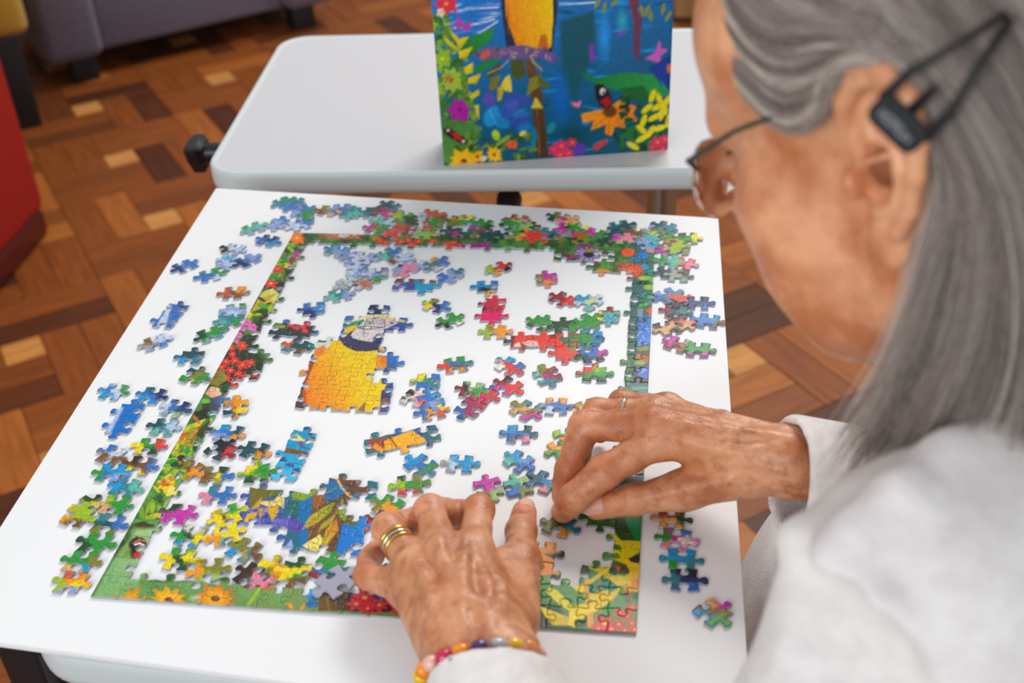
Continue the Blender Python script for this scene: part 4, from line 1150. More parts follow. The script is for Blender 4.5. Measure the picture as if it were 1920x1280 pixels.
keys = {}
for s in specs:
    for n in (2, 3, 4):
        keys.setdefault((n, tuple(colour_words(s[4])[:n]), zone(s[0], s[1])), []).append(s)
ORD = ['first', 'second', 'third', 'fourth', 'fifth', 'sixth']


def loose_label(s):
    z = zone(s[0], s[1])
    for n in (2, 3, 4):
        cw = colour_words(s[4])[:n]
        grp = keys[(n, tuple(cw), z)]
        if len(grp) == 1:
            break
    txt = (', '.join(cw[:-1]) + ' and ' + cw[-1]) if len(cw) > 1 else 'plain ' + cw[0]
    lab = f'{txt} loose piece {z}'
    if len(grp) > 1:
        k = sorted(grp, key=lambda q: q[0]).index(s)
        lab += f', {ORD[k]} from left'
    return lab


def single_outline(rr, code):
    jj = [rr.uniform(-1, 1, 3) for _ in range(4)]
    h = PU / 2
    w = rr.uniform(-0.05, 0.05, (4, 2)) * PU
    c = [np.array(p) + q for p, q in zip(((h, -h), (h, h), (-h, h), (-h, -h)), w)]   # corners: SE, NE, NW, SW
    loop = []
    for (p, q), k, j in zip(((c[0], c[1]), (c[1], c[2]), (c[2], c[3]), (c[3], c[0])), code, jj):
        s = {'T': -1, 'B': 1, 'F': 0}[k]
        loop += edge_pts(p, q, s, j)[:-1]
    return np.array(loop)


for n, s in enumerate(specs):
    x, y, ang, code, cols = s
    rr = np.random.default_rng(100 + n)
    c = at(x, y, PT)[:2]
    e = at(x + 4 * math.cos(math.radians(ang)), y - 4 * math.sin(math.radians(ang)), PT)[:2] - c
    a = math.atan2(e[1], e[0])
    Rm = np.array([[math.cos(a), -math.sin(a)], [math.sin(a), math.cos(a)]])
    out = single_outline(rr, code) @ Rm.T + c
    seeds = []
    for k, t in enumerate(cols):
        cc, _, d = t.partition('@')
        dx, dy = (float(q) for q in d.split(',')) if d else (0.0, 0.0)
        seeds.append((x + dx, y + dy, pal(cc), 1.25 if k == 0 else 1.0))
    ph = rr.uniform(0, 6.28, 6)

    def colour(xy, seeds=seeds, ph=ph, x=x, y=y):
        p = to_px(np.column_stack([xy, np.full(len(xy), PT)]))
        wx = p[:, 0] + 2.2 * np.sin(p[:, 1] * 0.5 + ph[0]) + 1.5 * np.sin(p[:, 0] * 0.9 + ph[1])
        wy = p[:, 1] + 1.4 * np.sin(p[:, 0] * 0.4 + ph[2]) + 1.0 * np.sin(p[:, 1] * 1.1 + ph[3])
        W = []
        for sx, sy, cc, k in seeds:
            d = np.hypot(wx - sx, (wy - sy) * 1.5) / k
            W.append(-d / 1.6)
        W = np.array(W); W = np.exp(W - W.max(0)); W /= W.sum(0)
        col = sum(w[:, None] * sd[2] for w, sd in zip(W, seeds))
        g = 1 + 0.10 * np.sin(wx * 0.8 + wy * 1.3 + ph[4]) + 0.07 * np.sin(wx * 1.9 - wy * 0.7 + ph[5])
        return col * g[:, None]

    me, cc = piece_mesh('puzzle_piece', out, colour)
    o = bpy.data.objects.new('loose_puzzle_piece', me)
    COL.objects.link(o)
    o.location = (cc[0], cc[1], 0.00003 + 0.00004 * (n % 12))
    tag(o, loose_label(s), 'jigsaw piece', 'loose jigsaw pieces on the white board')

# one piece lies face down, grey card showing, on top of the others
c = at(GREYBACK[0], GREYBACK[1], 0.004)[:2]
rr = np.random.default_rng(77)
a = math.radians(50)
out = single_outline(rr, 'TBTB') * 1.12 @ np.array([[math.cos(a), math.sin(a)], [-math.sin(a), math.cos(a)]]) + c
me, cc = piece_mesh('puzzle_piece', out, lambda xy: np.tile((163, 164, 182), (len(xy), 1)))
o = bpy.data.objects.new('loose_puzzle_piece', me); COL.objects.link(o)
o.location = (cc[0], cc[1], 0.0021)
tag(o, 'grey backed jigsaw piece lying face down over the bottom of the frame', 'jigsaw piece', 'loose jigsaw pieces on the white board')
# ------------------------------------------------------------------ puzzle box standing on the far table
def paint_box():
    A = Art(760, -420, 560, 760, (20, 90, 160))
    rr = np.random.default_rng(4)
    h, w = A.a.shape[:2]
    def z(*p):
        return [(640 + x / 3, y / 3) for x, y in p]
    def Z(x, y):
        return 640 + x / 3, y / 3
    # water and light
    A.poly(z((480, -1300), (1900, -1300), (1900, 940), (480, 940)), (24, 120, 210), (8, 84, 110), ((900, -20), (1000, 290)))
    for k in range(70):
        x, y = rr.uniform(1000, 1260), rr.uniform(0, 290)
        A.ell(x, y, rr.uniform(8, 30), rr.uniform(2, 6), [(10, 80, 120), (20, 130, 214), (6, 70, 90), (30, 150, 220)][k % 4], rr.uniform(-15, 15), 0.8)
    A.poly(z((1230, 120), (1420, 60), (1430, 300), (1300, 560), (1240, 420)), (16, 84, 100), None, None, 8); A.ell(*Z(1480, 200), 16, 60, (30, 150, 235), 0, 0.9); A.ell(*Z(1580, 120), 14, 30, (40, 170, 190), 0, 0.9); A.ell(*Z(1230, 560), 26, 70, (6, 100, 190), 0, 0.9); A.ell(*Z(1300, 760), 40, 24, (6, 70, 80), 0, 0.9)
    for k in range(24):
        x, y = rr.uniform(830, 930), rr.uniform(6, 66)
        A.ell(x, y, rr.uniform(14, 34), rr.uniform(2, 5), [(180, 200, 236), (60, 110, 210), (120, 150, 226), (90, 130, 220)][k % 4], rr.uniform(-5, 20), 0.7)
    for s in (((700, 48), (880, 40)), ((640, 160), (860, 110)), ((1225, 22), (1440, 14)), ((770, 190), (880, 120))):
        A.stroke(z(*s), 3, (206, 218, 240))
    # upper half, out of the frame: sky, forest, parrot
    A.poly(z((480, -1300), (1900, -1300), (1900, -60), (480, -60)), (60, 130, 90), (30, 90, 60), ((900, -400), (900, -20))); A.ell(1040, -260, 110, 90, (150, 200, 230), 0, 0.6)
    for k in range(220):
        x, y = rr.uniform(800, 1280), rr.uniform(-400, -20)
        if 900 < x < 1110 and y > -330:
            continue
        A.ell(x, y, rr.uniform(8, 18), rr.uniform(3, 7), [(40, 110, 50), (90, 150, 50), (26, 80, 44), (220, 70, 60), (236, 200, 40), (150, 180, 60)][k % 6], rr.uniform(0, 180))
    # parrot
    A.poly(z((900, 40), (880, -500), (960, -800), (1100, -820), (1200, -500), (1215, 60), (1185, 300), (930, 270)), (34, 44, 70))
    A.poly(z((930, -520), (1000, -760), (1120, -760), (1170, -500), (1195, 60), (1180, 270), (1080, 280), (985, 260), (930, 110), (920, 0)), (240, 136, 14), (244, 200, 10), ((948, 40), (1036, 20)))
    A.ell(*Z(1050, -760), 34, 40, (230, 224, 220)); A.ell(*Z(1050, -860), 38, 22, (60, 150, 90)); A.ell(*Z(1000, -740), 5, 5, (30, 30, 34)); A.ell(*Z(1090, -690), 20, 16, (40, 40, 48))
    A.poly(z((1120, 200), (1150, 190), (1170, 280), (1100, 280)), (196, 110, 16)); A.stroke(z((930, 10), (945, 200)), 1.4, (190, 90, 20)); A.stroke(z((1190, -40), (1196, 130)), 2.4, (60, 50, 50))
    # perch, trunk and drooping leaves
    A.poly(z((720, 300), (800, 270), (930, 265), (1010, 250), (1110, 275), (1215, 300), (1200, 360), (1120, 330), (960, 330), (800, 330)), (132, 92, 120), (96, 80, 150), ((880, 100), (1040, 105)))
    for k in range(26):
        A.ell(rr.uniform(890, 1040), rr.uniform(92, 112), 6, 3, [(150, 110, 150), (90, 70, 110), (170, 140, 130), (80, 80, 150)][k % 4], rr.uniform(0, 180))
    A.ell(*Z(810, 310), 13, 7, (214, 84, 74), 30)
    A.poly(z((1030, 330), (1080, 340), (1130, 520), (1160, 830), (1165, 885), (1095, 885), (1080, 640), (1060, 480)), (104, 72, 36), (70, 50, 28), ((1000, 120), (1015, 290))); A.stroke(z((1100, 600), (1115, 870)), 2, (140, 100, 50))
    for pts, c in ((((950, 340), (1020, 330), (1040, 420), (990, 450), (960, 430)), (74, 84, 30)), (((1060, 440), (1120, 420), (1140, 470), (1080, 510), (1040, 545)), (130, 130, 34)), (((1100, 410), (1170, 480), (1160, 500), (1110, 470)), (90, 96, 30)),
                   (((810, 420), (900, 340), (890, 400), (830, 440)), (80, 80, 40)), (((840, 440), (900, 420), (870, 500), (830, 510)), (120, 116, 36)), (((880, 490), (920, 480), (900, 560), (880, 570)), (200, 170, 30)), (((925, 430), (950, 420), (960, 520), (920, 510), (895, 480)), (226, 206, 60)), (((1085, 550), (1100, 550), (1135, 610), (1065, 610), (1080, 580)), (206, 196, 70))):
        A.poly(z(*pts), c)
    A.stroke(z((940, 340), (900, 380), (820, 415)), 2.4, (200, 160, 110)); A.stroke(z((1065, 315), (1080, 350), (1130, 395)), 3, (206, 160, 104))
    # left plants
    for k in range(420):
        x, y = rr.uniform(805, 905), rr.uniform(20, 312)
        lim = (846 if y < 70 else 872) + (y - 80) * 0.12
        if x < lim:
            A.ell(x, y, rr.uniform(6, 14), rr.uniform(3, 6), [(90, 150, 40), (140, 180, 50), (40, 100, 40), (60, 120, 50), (110, 140, 40)][k % 5], rr.uniform(0, 180))
    A.poly(z((670, 280), (720, 210), (865, 150), (840, 230), (760, 290), (690, 340)), (36, 140, 60), (20, 110, 50), ((900, 60), (870, 110))); A.poly(z((740, 390), (800, 340), (890, 330), (860, 370), (760, 410)), (30, 130, 60)); A.poly(z((560, 660), (760, 700), (800, 720), (720, 800), (660, 900), (580, 920)), (70, 130, 60), (90, 150, 70), ((830, 240), (870, 290)))
    for pts in (((575, 200), (640, 260), (655, 290), (590, 240)), ((610, 165), (655, 210), (660, 250), (630, 220)), ((650, 220), (720, 205), (680, 260), (660, 280)), ((660, 290), (745, 260), (700, 330), (665, 330)), ((690, 380), (740, 350), (740, 410), (700, 420)), ((710, 440), (790, 410), (760, 470), (715, 470)), ((720, 540), (770, 500), (780, 530), (735, 560)), ((750, 590), (775, 590), (775, 670), (755, 640))):
        A.poly(z(*pts), (234, 214, 20), (206, 180, 10), ((z(pts[0])[0]), (z(pts[2])[0])))
    A.flower(*Z(620, 450), 24, 9, (160, 190, 60), (150, 100, 40), 1.0, 0.35); A.flower(*Z(600, 440), 12, 6, (176, 120, 40), (120, 80, 30), 1.0, 0.2); A.flower(*Z(570, 330), 18, 7, (150, 190, 50), 'y', 1.0, 0.4)
    A.flower(*Z(665, 615), 24, 6, (176, 30, 160), (130, 20, 110), 1.0, 0.45); A.flower(*Z(590, 20), 26, 8, (226, 44, 74), (240, 160, 60), 0.8, 0.3); A.flower(*Z(560, 70), 10, 5, (230, 210, 180), 'y', 1, 0.4)
    A.poly(z((640, 130), (660, 90), (690, 140), (735, 120), (725, 160), (700, 180), (680, 150), (650, 170)), (190, 60, 170))
    # blue hydrangea leaves
    for x, y, rx, ry, c, a in ((850, 655, 24, 18, (30, 150, 214), 60), (900, 690, 20, 12, (24, 130, 200), -20), (990, 650, 26, 14, (36, 110, 190), 10), (1000, 560, 28, 12, (52, 80, 176), -15), (950, 600, 20, 12, (70, 90, 190), 30), (1010, 690, 20, 11, (50, 80, 170), 20), (830, 560, 14, 16, (90, 80, 180), 0), (1180, 720, 14, 8, (20, 140, 150), 60), (1080, 770, 8, 22, (20, 120, 170), 0), (930, 640, 22, 10, (40, 90, 180), -40), (1030, 720, 16, 10, (20, 120, 190), 30)):
        A.ell(*Z(x, y), rx, ry, c, a)
    A.stroke(z((830, 610), (870, 700)), 1.2, (120, 200, 230)); A.stroke(z((960, 650), (1040, 610)), 1.2, (90, 150, 220))
    # bottom plants, butterflies
    for k in range(70):
        A.ell(rr.uniform(850, 1000), rr.uniform(250, 312), rr.uniform(6, 13), rr.uniform(2, 5), [(90, 130, 40), (60, 100, 40), (130, 150, 50), (40, 80, 40)][k % 4], rr.uniform(0, 180))
    A.flower(*Z(690, 905), 34, 9, (246, 190, 20), (120, 70, 30), 0.7, 0.25); A.flower(*Z(860, 870), 18, 9, (246, 190, 20), (110, 60, 30), 0.9, 0.25); A.flower(*Z(765, 880), 16, 7, (246, 170, 20), (110, 60, 30), 0.9, 0.25); A.flower(*Z(960, 810), 14, 6, (236, 100, 30), (210, 60, 30), 0.7, 0.4); A.ell(*Z(870, 760), 8, 12, (180, 210, 40), 20); A.ell(*Z(910, 790), 20, 5, (130, 170, 60), 35); A.ell(*Z(800, 890), 7, 6, (214, 214, 180))
    A.poly(z((575, 720), (600, 715), (690, 770), (712, 800), (690, 815), (620, 780), (580, 750)), (44, 26, 28)); A.poly(z((610, 740), (660, 750), (690, 790), (640, 785)), (190, 40, 50)); A.ell(*Z(600, 732), 4, 3, (236, 220, 220)); A.ell(*Z(685, 795), 4, 3, (226, 200, 200))
    A.ell(*Z(1020, 750), 8, 5, (226, 220, 90), 30)
    # right: trunk, butterflies, big leaf, orange flower
    A.poly(z((1590, -120), (1680, -120), (1670, 60), (1690, 100), (1675, 360), (1640, 300), (1645, 120)), (120, 50, 70), (96, 60, 90), ((1190, 0), (1200, 110)))
    for x, y, a in ((1440, 20, 60), (1480, 40, 80), (1540, 10, 50), (1720, 60, 70), (1740, 90, 90), (1810, 50, 80), (1840, 90, 60), (1690, 60, 100)):
        A.ell(*Z(x, y), 13, 4, (140, 140, 50), a)
    A.poly(z((1700, 330), (1760, 300), (1790, 220), (1800, 270), (1840, 280), (1800, 310), (1790, 360), (1750, 340)), (206, 90, 190)); A.poly(z((1545, 200), (1590, 165), (1600, 175), (1560, 215)), (130, 60, 180)); A.poly(z((1395, 245), (1418, 250), (1430, 340), (1398, 345)), (120, 60, 180)); A.poly(z((1285, 570), (1315, 580), (1350, 565), (1340, 605), (1310, 600)), (230, 120, 160)); A.ell(*Z(1220, 330), 6, 3, (90, 80, 160))
    A.poly(z((1730, 380), (1870, 300), (1870, 560), (1800, 480)), (20, 60, 150)); A.ell(*Z(1845, 385), 6, 10, (226, 110, 40))
    A.poly(z((1330, 395), (1440, 440), (1600, 405), (1760, 420), (1830, 540), (1700, 545), (1600, 520), (1440, 480), (1380, 440)), (10, 120, 60), (40, 150, 70), ((1090, 140), (1230, 170))); A.poly(z((1560, 500), (1700, 480), (1760, 575), (1620, 560)), (30, 100, 44)); A.poly(z((1790, 440), (1860, 540), (1850, 560), (1810, 500)), (30, 160, 90))
    A.poly(z((1350, 640), (1440, 620), (1500, 610), (1560, 565), (1660, 600), (1640, 640), (1668, 680), (1590, 690), (1600, 720), (1540, 710), (1520, 765), (1480, 750), (1490, 700), (1400, 735), (1420, 680), (1355, 690)), (248, 150, 30), (236, 130, 20), ((1100, 210), (1190, 230)))
    for s in (((1500, 640), (1370, 650)), ((1500, 650), (1410, 720)), ((1540, 640), (1650, 670)), ((1530, 650), (1580, 710)), ((1510, 660), (1505, 750)), ((1550, 620), (1640, 610))):
        A.stroke(z(*s), 1.4, (190, 96, 14))
    A.ell(*Z(1510, 625), 15, 13, (110, 60, 24)); A.poly(z((1425, 480), (1470, 470), (1510, 520), (1525, 580), (1500, 615), (1450, 590), (1430, 540)), (36, 20, 24)); A.poly(z((1450, 570), (1500, 540), (1520, 580), (1495, 608)), (176, 24, 36)); A.ell(*Z(1470, 515), 6, 8, (226, 226, 226)); A.ell(*Z(1475, 522), 3, 4, (50, 30, 34))
    A.poly(z((1540, 740), (1600, 840), (1580, 850), (1530, 760)), (30, 60, 30)); A.poly(z((1570, 740), (1680, 690), (1700, 780), (1620, 790)), (30, 120, 50))
    for k in range(70):
        A.ell(rr.uniform(1165, 1262), rr.uniform(185, 285), 10, 5, [(24, 80, 40), (40, 110, 50), (20, 60, 50)][k % 3], rr.uniform(0, 180))
    for x, y, a in ((1750, 540, 70), (1790, 560, 110), (1830, 570, 60), (1720, 610, 40), (1700, 680, 70), (1760, 660, 30), (1800, 640, 80), (1740, 740, 60), (1690, 780, 30), (1640, 820, 150), (1790, 720, 20), (1820, 610, 100), (1840, 680, 80), (1690, 730, 140), (1780, 600, 30)):
        A.ell(*Z(x, y), 15, 6, (232, 214, 20), a, 0.2)
    for x, y, r in ((1200, 840, 15), (1240, 820, 17), (1280, 860, 15), (1300, 800, 13), (1230, 870, 13), (1780, 800, 17), (1820, 780, 13), (1810, 840, 14), (1750, 830, 10)):
        A.flower(*Z(x, y), r, 6, (222, 46, 90), (240, 140, 80), 0.8, 0.3, rr.uniform(0, 1))
    A.ell(*Z(1340, 840), 15, 12, (90, 60, 170), 20); A.poly(z((1410, 820), (1490, 780), (1500, 800), (1430, 850)), (196, 60, 60)); A.ell(*Z(1845, 680), 6, 6, (240, 150, 30))
    A.a = np.clip(A.a * (0.92 + 0.16 * vnoise(w, h, 2.5)[..., None]), 0, 255)
    return A


BOX_ART = paint_box()
bl, br = at(833, 311, -0.0118), at(1252, 281, -0.0118)
ux = (br - bl); BW = float(np.linalg.norm(ux)); ux = ux / BW
BH, BD = 0.345, 0.052
root = empty('puzzle_box', tuple(bl), math.atan2(ux[1], ux[0]))
tag(root, 'upright jigsaw puzzle box printed with a parrot in a tropical garden', 'box')
M_PRINT = M_PIECE.copy(); M_PRINT.name = 'printed_box_card'
M_SIDE = mat('box_side_card', (54, 70, 74), 0.5)
add_noise_color(M_SIDE, (40, 62, 60), (90, 120, 110), 40, 3)


def box_panel(name, w, h, y, zb):
    nx, nz = int(w / 0.0016), int(h / 0.0016)
    X, Zc = np.meshgrid(np.linspace(0, w, nx + 1), np.linspace(0, h, nz + 1))
    rad = 0.0016
    ex = np.maximum(np.maximum(rad - X, X - (w - rad)), 0); ez = np.maximum(np.maximum(rad - Zc, Zc - (h - rad)), 0)
    Y = np.minimum(np.hypot(ex, ez) / rad, 1) * 0.0008 + y
    V = np.stack([X.ravel(), Y.ravel(), Zc.ravel() + zb], 1)
    idx = np.arange((nx + 1) * (nz + 1)).reshape(nz + 1, nx + 1)
    F = np.stack([idx[:-1, :-1].ravel(), idx[:-1, 1:].ravel(), idx[1:, 1:].ravel(), idx[1:, :-1].ravel()], 1)
    o = mesh_np(name, V, F, M_PRINT, root)
    Wd = bl + V[:, :1] * ux + np.array([-ux[1], ux[0], 0]) * V[:, 1:2] + np.array([0, 0, 1.0]) * V[:, 2:3]
    col = np.ones((len(V), 4)); col[:, :3] = lin(BOX_ART.sample(to_px(Wd)))
    ca = o.data.color_attributes.new('print', 'FLOAT_COLOR', 'POINT')
    ca.data.foreach_set('color', col.ravel())
    return o


box_panel('lid_print', BW, BH, 0.0, 0.0)
bm = bmesh.new(); bm_box(bm, (BW / 2, 0.0008 + 0.019, BH / 2), (BW, 0.038, BH), 0.0012, 2); obj_from_bm('lid', bm, M_SIDE, root)
bm = bmesh.new(); bm_box(bm, (BW / 2, 0.039 + BD / 2 - 0.012, BH / 2), (BW - 0.004, BD - 0.024, BH - 0.004), 0.0012, 2)
obj_from_bm('tray', bm, mat('box_tray_card', (196, 190, 180), 0.7), root)
# ------------------------------------------------------------------ soft bodies: signed distance fields turned into one surface
def smin(a, b, k):
    h = np.maximum(k - np.abs(a - b), 0) / k
    return np.minimum(a, b) - h * h * k * 0.25


def smax(a, b, k):
    return -smin(-a, -b, k)


class Prim:
    """kind 'cap' (tapered capsule) or 'ell' (ellipsoid, axes as rows); k: blend; op: + or -"""

    def __init__(self, kind, data, k, op='+'):
        self.kind, self.data, self.k, self.op = kind, data, k, op
        if kind == 'cap':
            a, b, r1, r2 = data
            self.c = (a + b) / 2
            self.rad = np.linalg.norm(a - b) / 2 + max(r1, r2)
        else:
            self.c = data[0]
            self.rad = float(max(data[1]))

    def d(self, P):
        if self.kind == 'cap':
            a, b, r1, r2 = self.data
            ab = b - a
            t = np.clip(((P - a) @ ab) / max(ab @ ab, 1e-12), 0, 1)
            return np.linalg.norm(P - a - t[:, None] * ab, axis=1) - (r1 + (r2 - r1) * t)
        c, r, ax = self.data
        q = (P - c) @ ax.T
        k0 = np.linalg.norm(q / r, axis=1)
        k1 = np.linalg.norm(q / (r * r), axis=1)
        return k0 * (k0 - 1.0) / np.maximum(k1, 1e-9)


V3 = lambda *a: np.array(a, float)


def cap(a, b, r1, r2=None, k=0.006, op='+'):
    return Prim('cap', (np.asarray(a, float), np.asarray(b, float), r1, r1 if r2 is None else r2), k, op)


def ell(c, r, ax=None, k=0.01, op='+'):
    return Prim('ell', (np.asarray(c, float), np.asarray(r, float), np.eye(3) if ax is None else np.asarray(ax, float)), k, op)


def chain(pts, rs, k=0.004, op='+'):
    return [cap(a, b, r1, r2, k, op) for a, b, r1, r2 in zip(pts, pts[1:], rs, rs[1:])]


def sdf_eval(groups, P):
    """groups: list of (k, [Prim...]); prims of a group blend with their own k, the groups with the group's k"""
    lo, hi = P.min(0), P.max(0)
    out = np.full(len(P), 1.0)
    for gk, prims in groups:
        d = None
        for p in prims:
            q = np.maximum(np.maximum(lo - p.c, p.c - hi), 0)
            if np.linalg.norm(q) > p.rad + 0.05:
                continue
            v = p.d(P)
            if d is None:
                d = v if p.op == '+' else None
            elif p.op == '+':
                d = smin(d, v, p.k)
            else:
                d = smax(d, -v, p.k)
        if d is not None:
            out = smin(out, d, gk)
    return out


def surface_nets(fn, lo, hi, h, B=12, margin=1.6):
    lo = np.asarray(lo, float); hi = np.asarray(hi, float)
    nb = np.ceil((hi - lo) / (B * h)).astype(int)
    ii = np.stack(np.meshgrid(*[np.arange(n) for n in nb], indexing='ij'), -1).reshape(-1, 3)
    # coarse cull in slabs
    keep = []
    for s in range(0, len(ii), 4000):
        cen = lo + (ii[s:s + 4000] + 0.5) * B * h
        d = fn(cen)
        keep.append(np.abs(d) < B * h * 0.87 * margin)
    ii = ii[np.concatenate(keep)]
    g = np.stack(np.meshgrid(*[np.arange(B + 1)] * 3, indexing='ij'), -1).reshape(-1, 3)
    N = nb * B + 2
    key = lambda c: (c[..., 0] * N[1] + c[..., 1]) * N[2] + c[..., 2]
    vk, vp, qd = [], [], []
    corners = [(a, b, c) for a in (0, 1) for b in (0, 1) for c in (0, 1)]
    edges = [(i, j) for i in range(8) for j in range(i + 1, 8) if sum(abs(p - q) for p, q in zip(corners[i], corners[j])) == 1]
    BATCH = 24
    for s in range(0, len(ii), BATCH):
        blk = ii[s:s + BATCH]
        P = lo + (blk[:, None, :] * B + g[None]) * h
        D = fn(P.reshape(-1, 3)).reshape(len(blk), B + 1, B + 1, B + 1)
        for bi, D1 in zip(blk, D):
            if D1.min() > 0 or D1.max() < 0:
                continue
            S = D1 < 0
            cs = [S[a:B + a, b:B + b, c:B + c] for a, b, c in corners]
            cnt = sum(x.astype(np.int8) for x in cs)
            act = np.argwhere((cnt > 0) & (cnt < 8))
            if len(act):
                dv = np.stack([D1[act[:, 0] + a, act[:, 1] + b, act[:, 2] + c] for a, b, c in corners], 1)
                acc = np.zeros((len(act), 3)); num = np.zeros(len(act))
                for i, j in edges:
                    m = (dv[:, i] < 0) != (dv[:, j] < 0)
                    den = dv[:, i] - dv[:, j]
                    t = np.where(m, dv[:, i] / np.where(m, den, 1), 0)
                    pos = np.array(corners[i])[None] + t[:, None] * (np.array(corners[j]) - np.array(corners[i]))[None]
                    acc += pos * m[:, None]; num += m
                vk.append(key(act + bi * B))
                vp.append(lo + (act + bi * B + acc / num[:, None]) * h)
            for ax in range(3):
                sl0 = [slice(0, B)] * 3; sl1 = [slice(0, B)] * 3; sl1[ax] = slice(1, B + 1)
                A0, A1 = S[tuple(sl0)], S[tuple(sl1)]
                e = np.argwhere(A0 != A1)
                if not len(e):
                    continue
                flip = A0[e[:, 0], e[:, 1], e[:, 2]]
                u, w = (ax + 1) % 3, (ax + 2) % 3
                c = e + bi * B
                du = np.zeros(3, int); du[u] = 1
                dw = np.zeros(3, int); dw[w] = 1
                q = np.stack([key(c - du - dw), key(c - dw), key(c), key(c - du)], 1)
                q[~flip] = q[~flip][:, ::-1]
                qd.append(q)
    vk = np.concatenate(vk); vp = np.concatenate(vp); qd = np.concatenate(qd)
    o = np.argsort(vk); vk, vp = vk[o], vp[o]
    idx = np.searchsorted(vk, qd)
    idx = np.clip(idx, 0, len(vk) - 1)
    ok = (vk[idx] == qd).all(1)
    return vp, idx[ok]


def relax(V, Q, n=2, f=0.5):
    for _ in range(n):
        acc = np.zeros_like(V); num = np.zeros(len(V))
        for i in range(4):
            a, b = Q[:, i], Q[:, (i + 1) % 4]
            for k in range(3):
                acc[:, k] += np.bincount(a, V[b, k], len(V)) + np.bincount(b, V[a, k], len(V))
            num += np.bincount(a, minlength=len(V)) + np.bincount(b, minlength=len(V))
        V = V * (1 - f) + f * acc / np.maximum(num, 1)[:, None]
    return V


def fast_mesh(name, V, Q, material, parent=None):
    me = bpy.data.meshes.new(name)
    me.vertices.add(len(V)); me.vertices.foreach_set('co', np.asarray(V, np.float32).ravel())
    me.loops.add(Q.size); me.loops.foreach_set('vertex_index', Q.astype(np.int32).ravel())
    me.polygons.add(len(Q)); me.polygons.foreach_set('loop_start', np.arange(0, Q.size, Q.shape[1], dtype=np.int32))
    me.polygons.foreach_set('use_smooth', np.ones(len(Q), bool))
    me.update(calc_edges=True)
    me.validate()
    return link_mesh(name, me, material, parent)


def ray_dir(px, py):
    d = CAM_R.T @ np.array([(px - 960) / FPX, (py - 640) / FPX, 1.0])
    return d / np.linalg.norm(d)


def bone(P, px, py, L, up=False):
    """point at distance L from P on the sight line of px, py: the lower one unless up"""
    d = ray_dir(px, py)
    b = d @ (CAM_C - P); c = (CAM_C - P) @ (CAM_C - P) - L * L
    disc = max(b * b - c, 0)
    q = sorted((CAM_C + t * d for t in (-b - math.sqrt(disc), -b + math.sqrt(disc))), key=lambda w: w[2])
    return q[1] if up else q[0]


unit = lambda v: v / np.linalg.norm(v)
nails = []          # (centre, along, normal, half width, length)
LH, RH = [], []     # finger groups

# ---- left hand, palm down on the board, fingers curled
wl = at(905, 1243, 0.050)
l_mcp = dict(i=at(889, 1030, 0.050), m=at(829, 1034, 0.055), r=at(778, 1062, 0.048), p=at(760, 1104, 0.040))
li = [l_mcp['i']]; li.append(bone(li[0], 898, 955, 0.043)); li.append(li[1] + V3(-0.004, 0.012, -0.024)); li.append(li[2] + V3(-0.006, -0.004, -0.0175))
lm = [l_mcp['m']]; lm.append(bone(lm[0], 806, 956, 0.047)); lm.append(bone(lm[1], 862, 962, 0.027)); lm.append(bone(lm[2], 858, 988, 0.020))
lr = [l_mcp['r']]; lr.append(bone(lr[0], 727, 990, 0.045)); lr.append(bone(lr[1], 782, 974, 0.027)); lr.append(bone(lr[2], 784, 998, 0.018))
lp = [l_mcp['p']]; lp.append(bone(lp[0], 690, 1078, 0.036)); lp.append(bone(lp[1], 693, 1050, 0.020)); lp.append(bone(lp[2], 708, 1028, 0.016))
lt = [at(983, 960, 0.0115)]; lt.append(bone(lt[0], 977, 996, 0.027, True)); lt.append(bone(lt[1], 977, 1052, 0.034, True)); lt.append(at(962, 1160, 0.034))
for F4, rs in ((li, (.0108, .0102, .0086, .0072)), (lm, (.0110, .0104, .0088, .0074)), (lr, (.0106, .0102, .0086, .0072)), (lp, (.0098, .0090, .0076, .0066))):
    g = []
    for n in range(3):
        a, b = F4[n], F4[n + 1]
        mid = (a + b) / 2
        rm = (rs[n] + rs[n + 1]) / 2 * (0.90 if n < 2 else 0.98)
        g += [cap(a, mid, rs[n], rm, 0.004), cap(mid, b, rm, rs[n + 1], 0.004)]
    LH.append((0.007, g))
LH.append((0.010, [cap(lt[0], lt[1], .0088, .0104, .004), cap(lt[1], (lt[1] + lt[2]) / 2, .0104, .0098, .004), cap((lt[1] + lt[2]) / 2, lt[2], .0098, .0122, .004), cap(lt[2], lt[3], .0122, .0165, .008)]))
lat = unit(V3(1, 0.05, 0.0)); upv = V3(0, 0, 1)
palm = [cap(wl + lat * 0.016, l_mcp['i'], .0175, .0112, .01), cap(wl + lat * 0.006 + upv * .002, l_mcp['m'], .0180, .0114, .012), cap(wl - lat * 0.006, l_mcp['r'], .0172, .0108, .012), cap(wl - lat * 0.016 - upv * .004, l_mcp['p'], .0165, .0100, .012),
        cap(l_mcp['i'] - upv * .006, l_mcp['m'] - upv * .006, .0085, .0085, .008), cap(l_mcp['m'] - upv * .006, l_mcp['r'] - upv * .006, .008, .008, .008), cap(l_mcp['r'] - upv * .006, l_mcp['p'] - upv * .005, .0075, .0075, .008),
        cap(wl + lat * .014 - upv * .01, (l_mcp['i'] + lt[2]) / 2 - upv * .008, .015, .010, .014)]
fdir = unit(wl - (l_mcp['m'] + l_mcp['r']) / 2)
el = V3(0.36, -0.27, -0.03)
fa = unit(el - wl)
palm += [cap(wl + lat * .012, wl + lat * .012 + fa * .2, .0185, .023, .012), cap(wl - lat * .012, wl - lat * .012 + fa * .2, .0185, .024, .012)]
LH.insert(0, (0.008, palm))
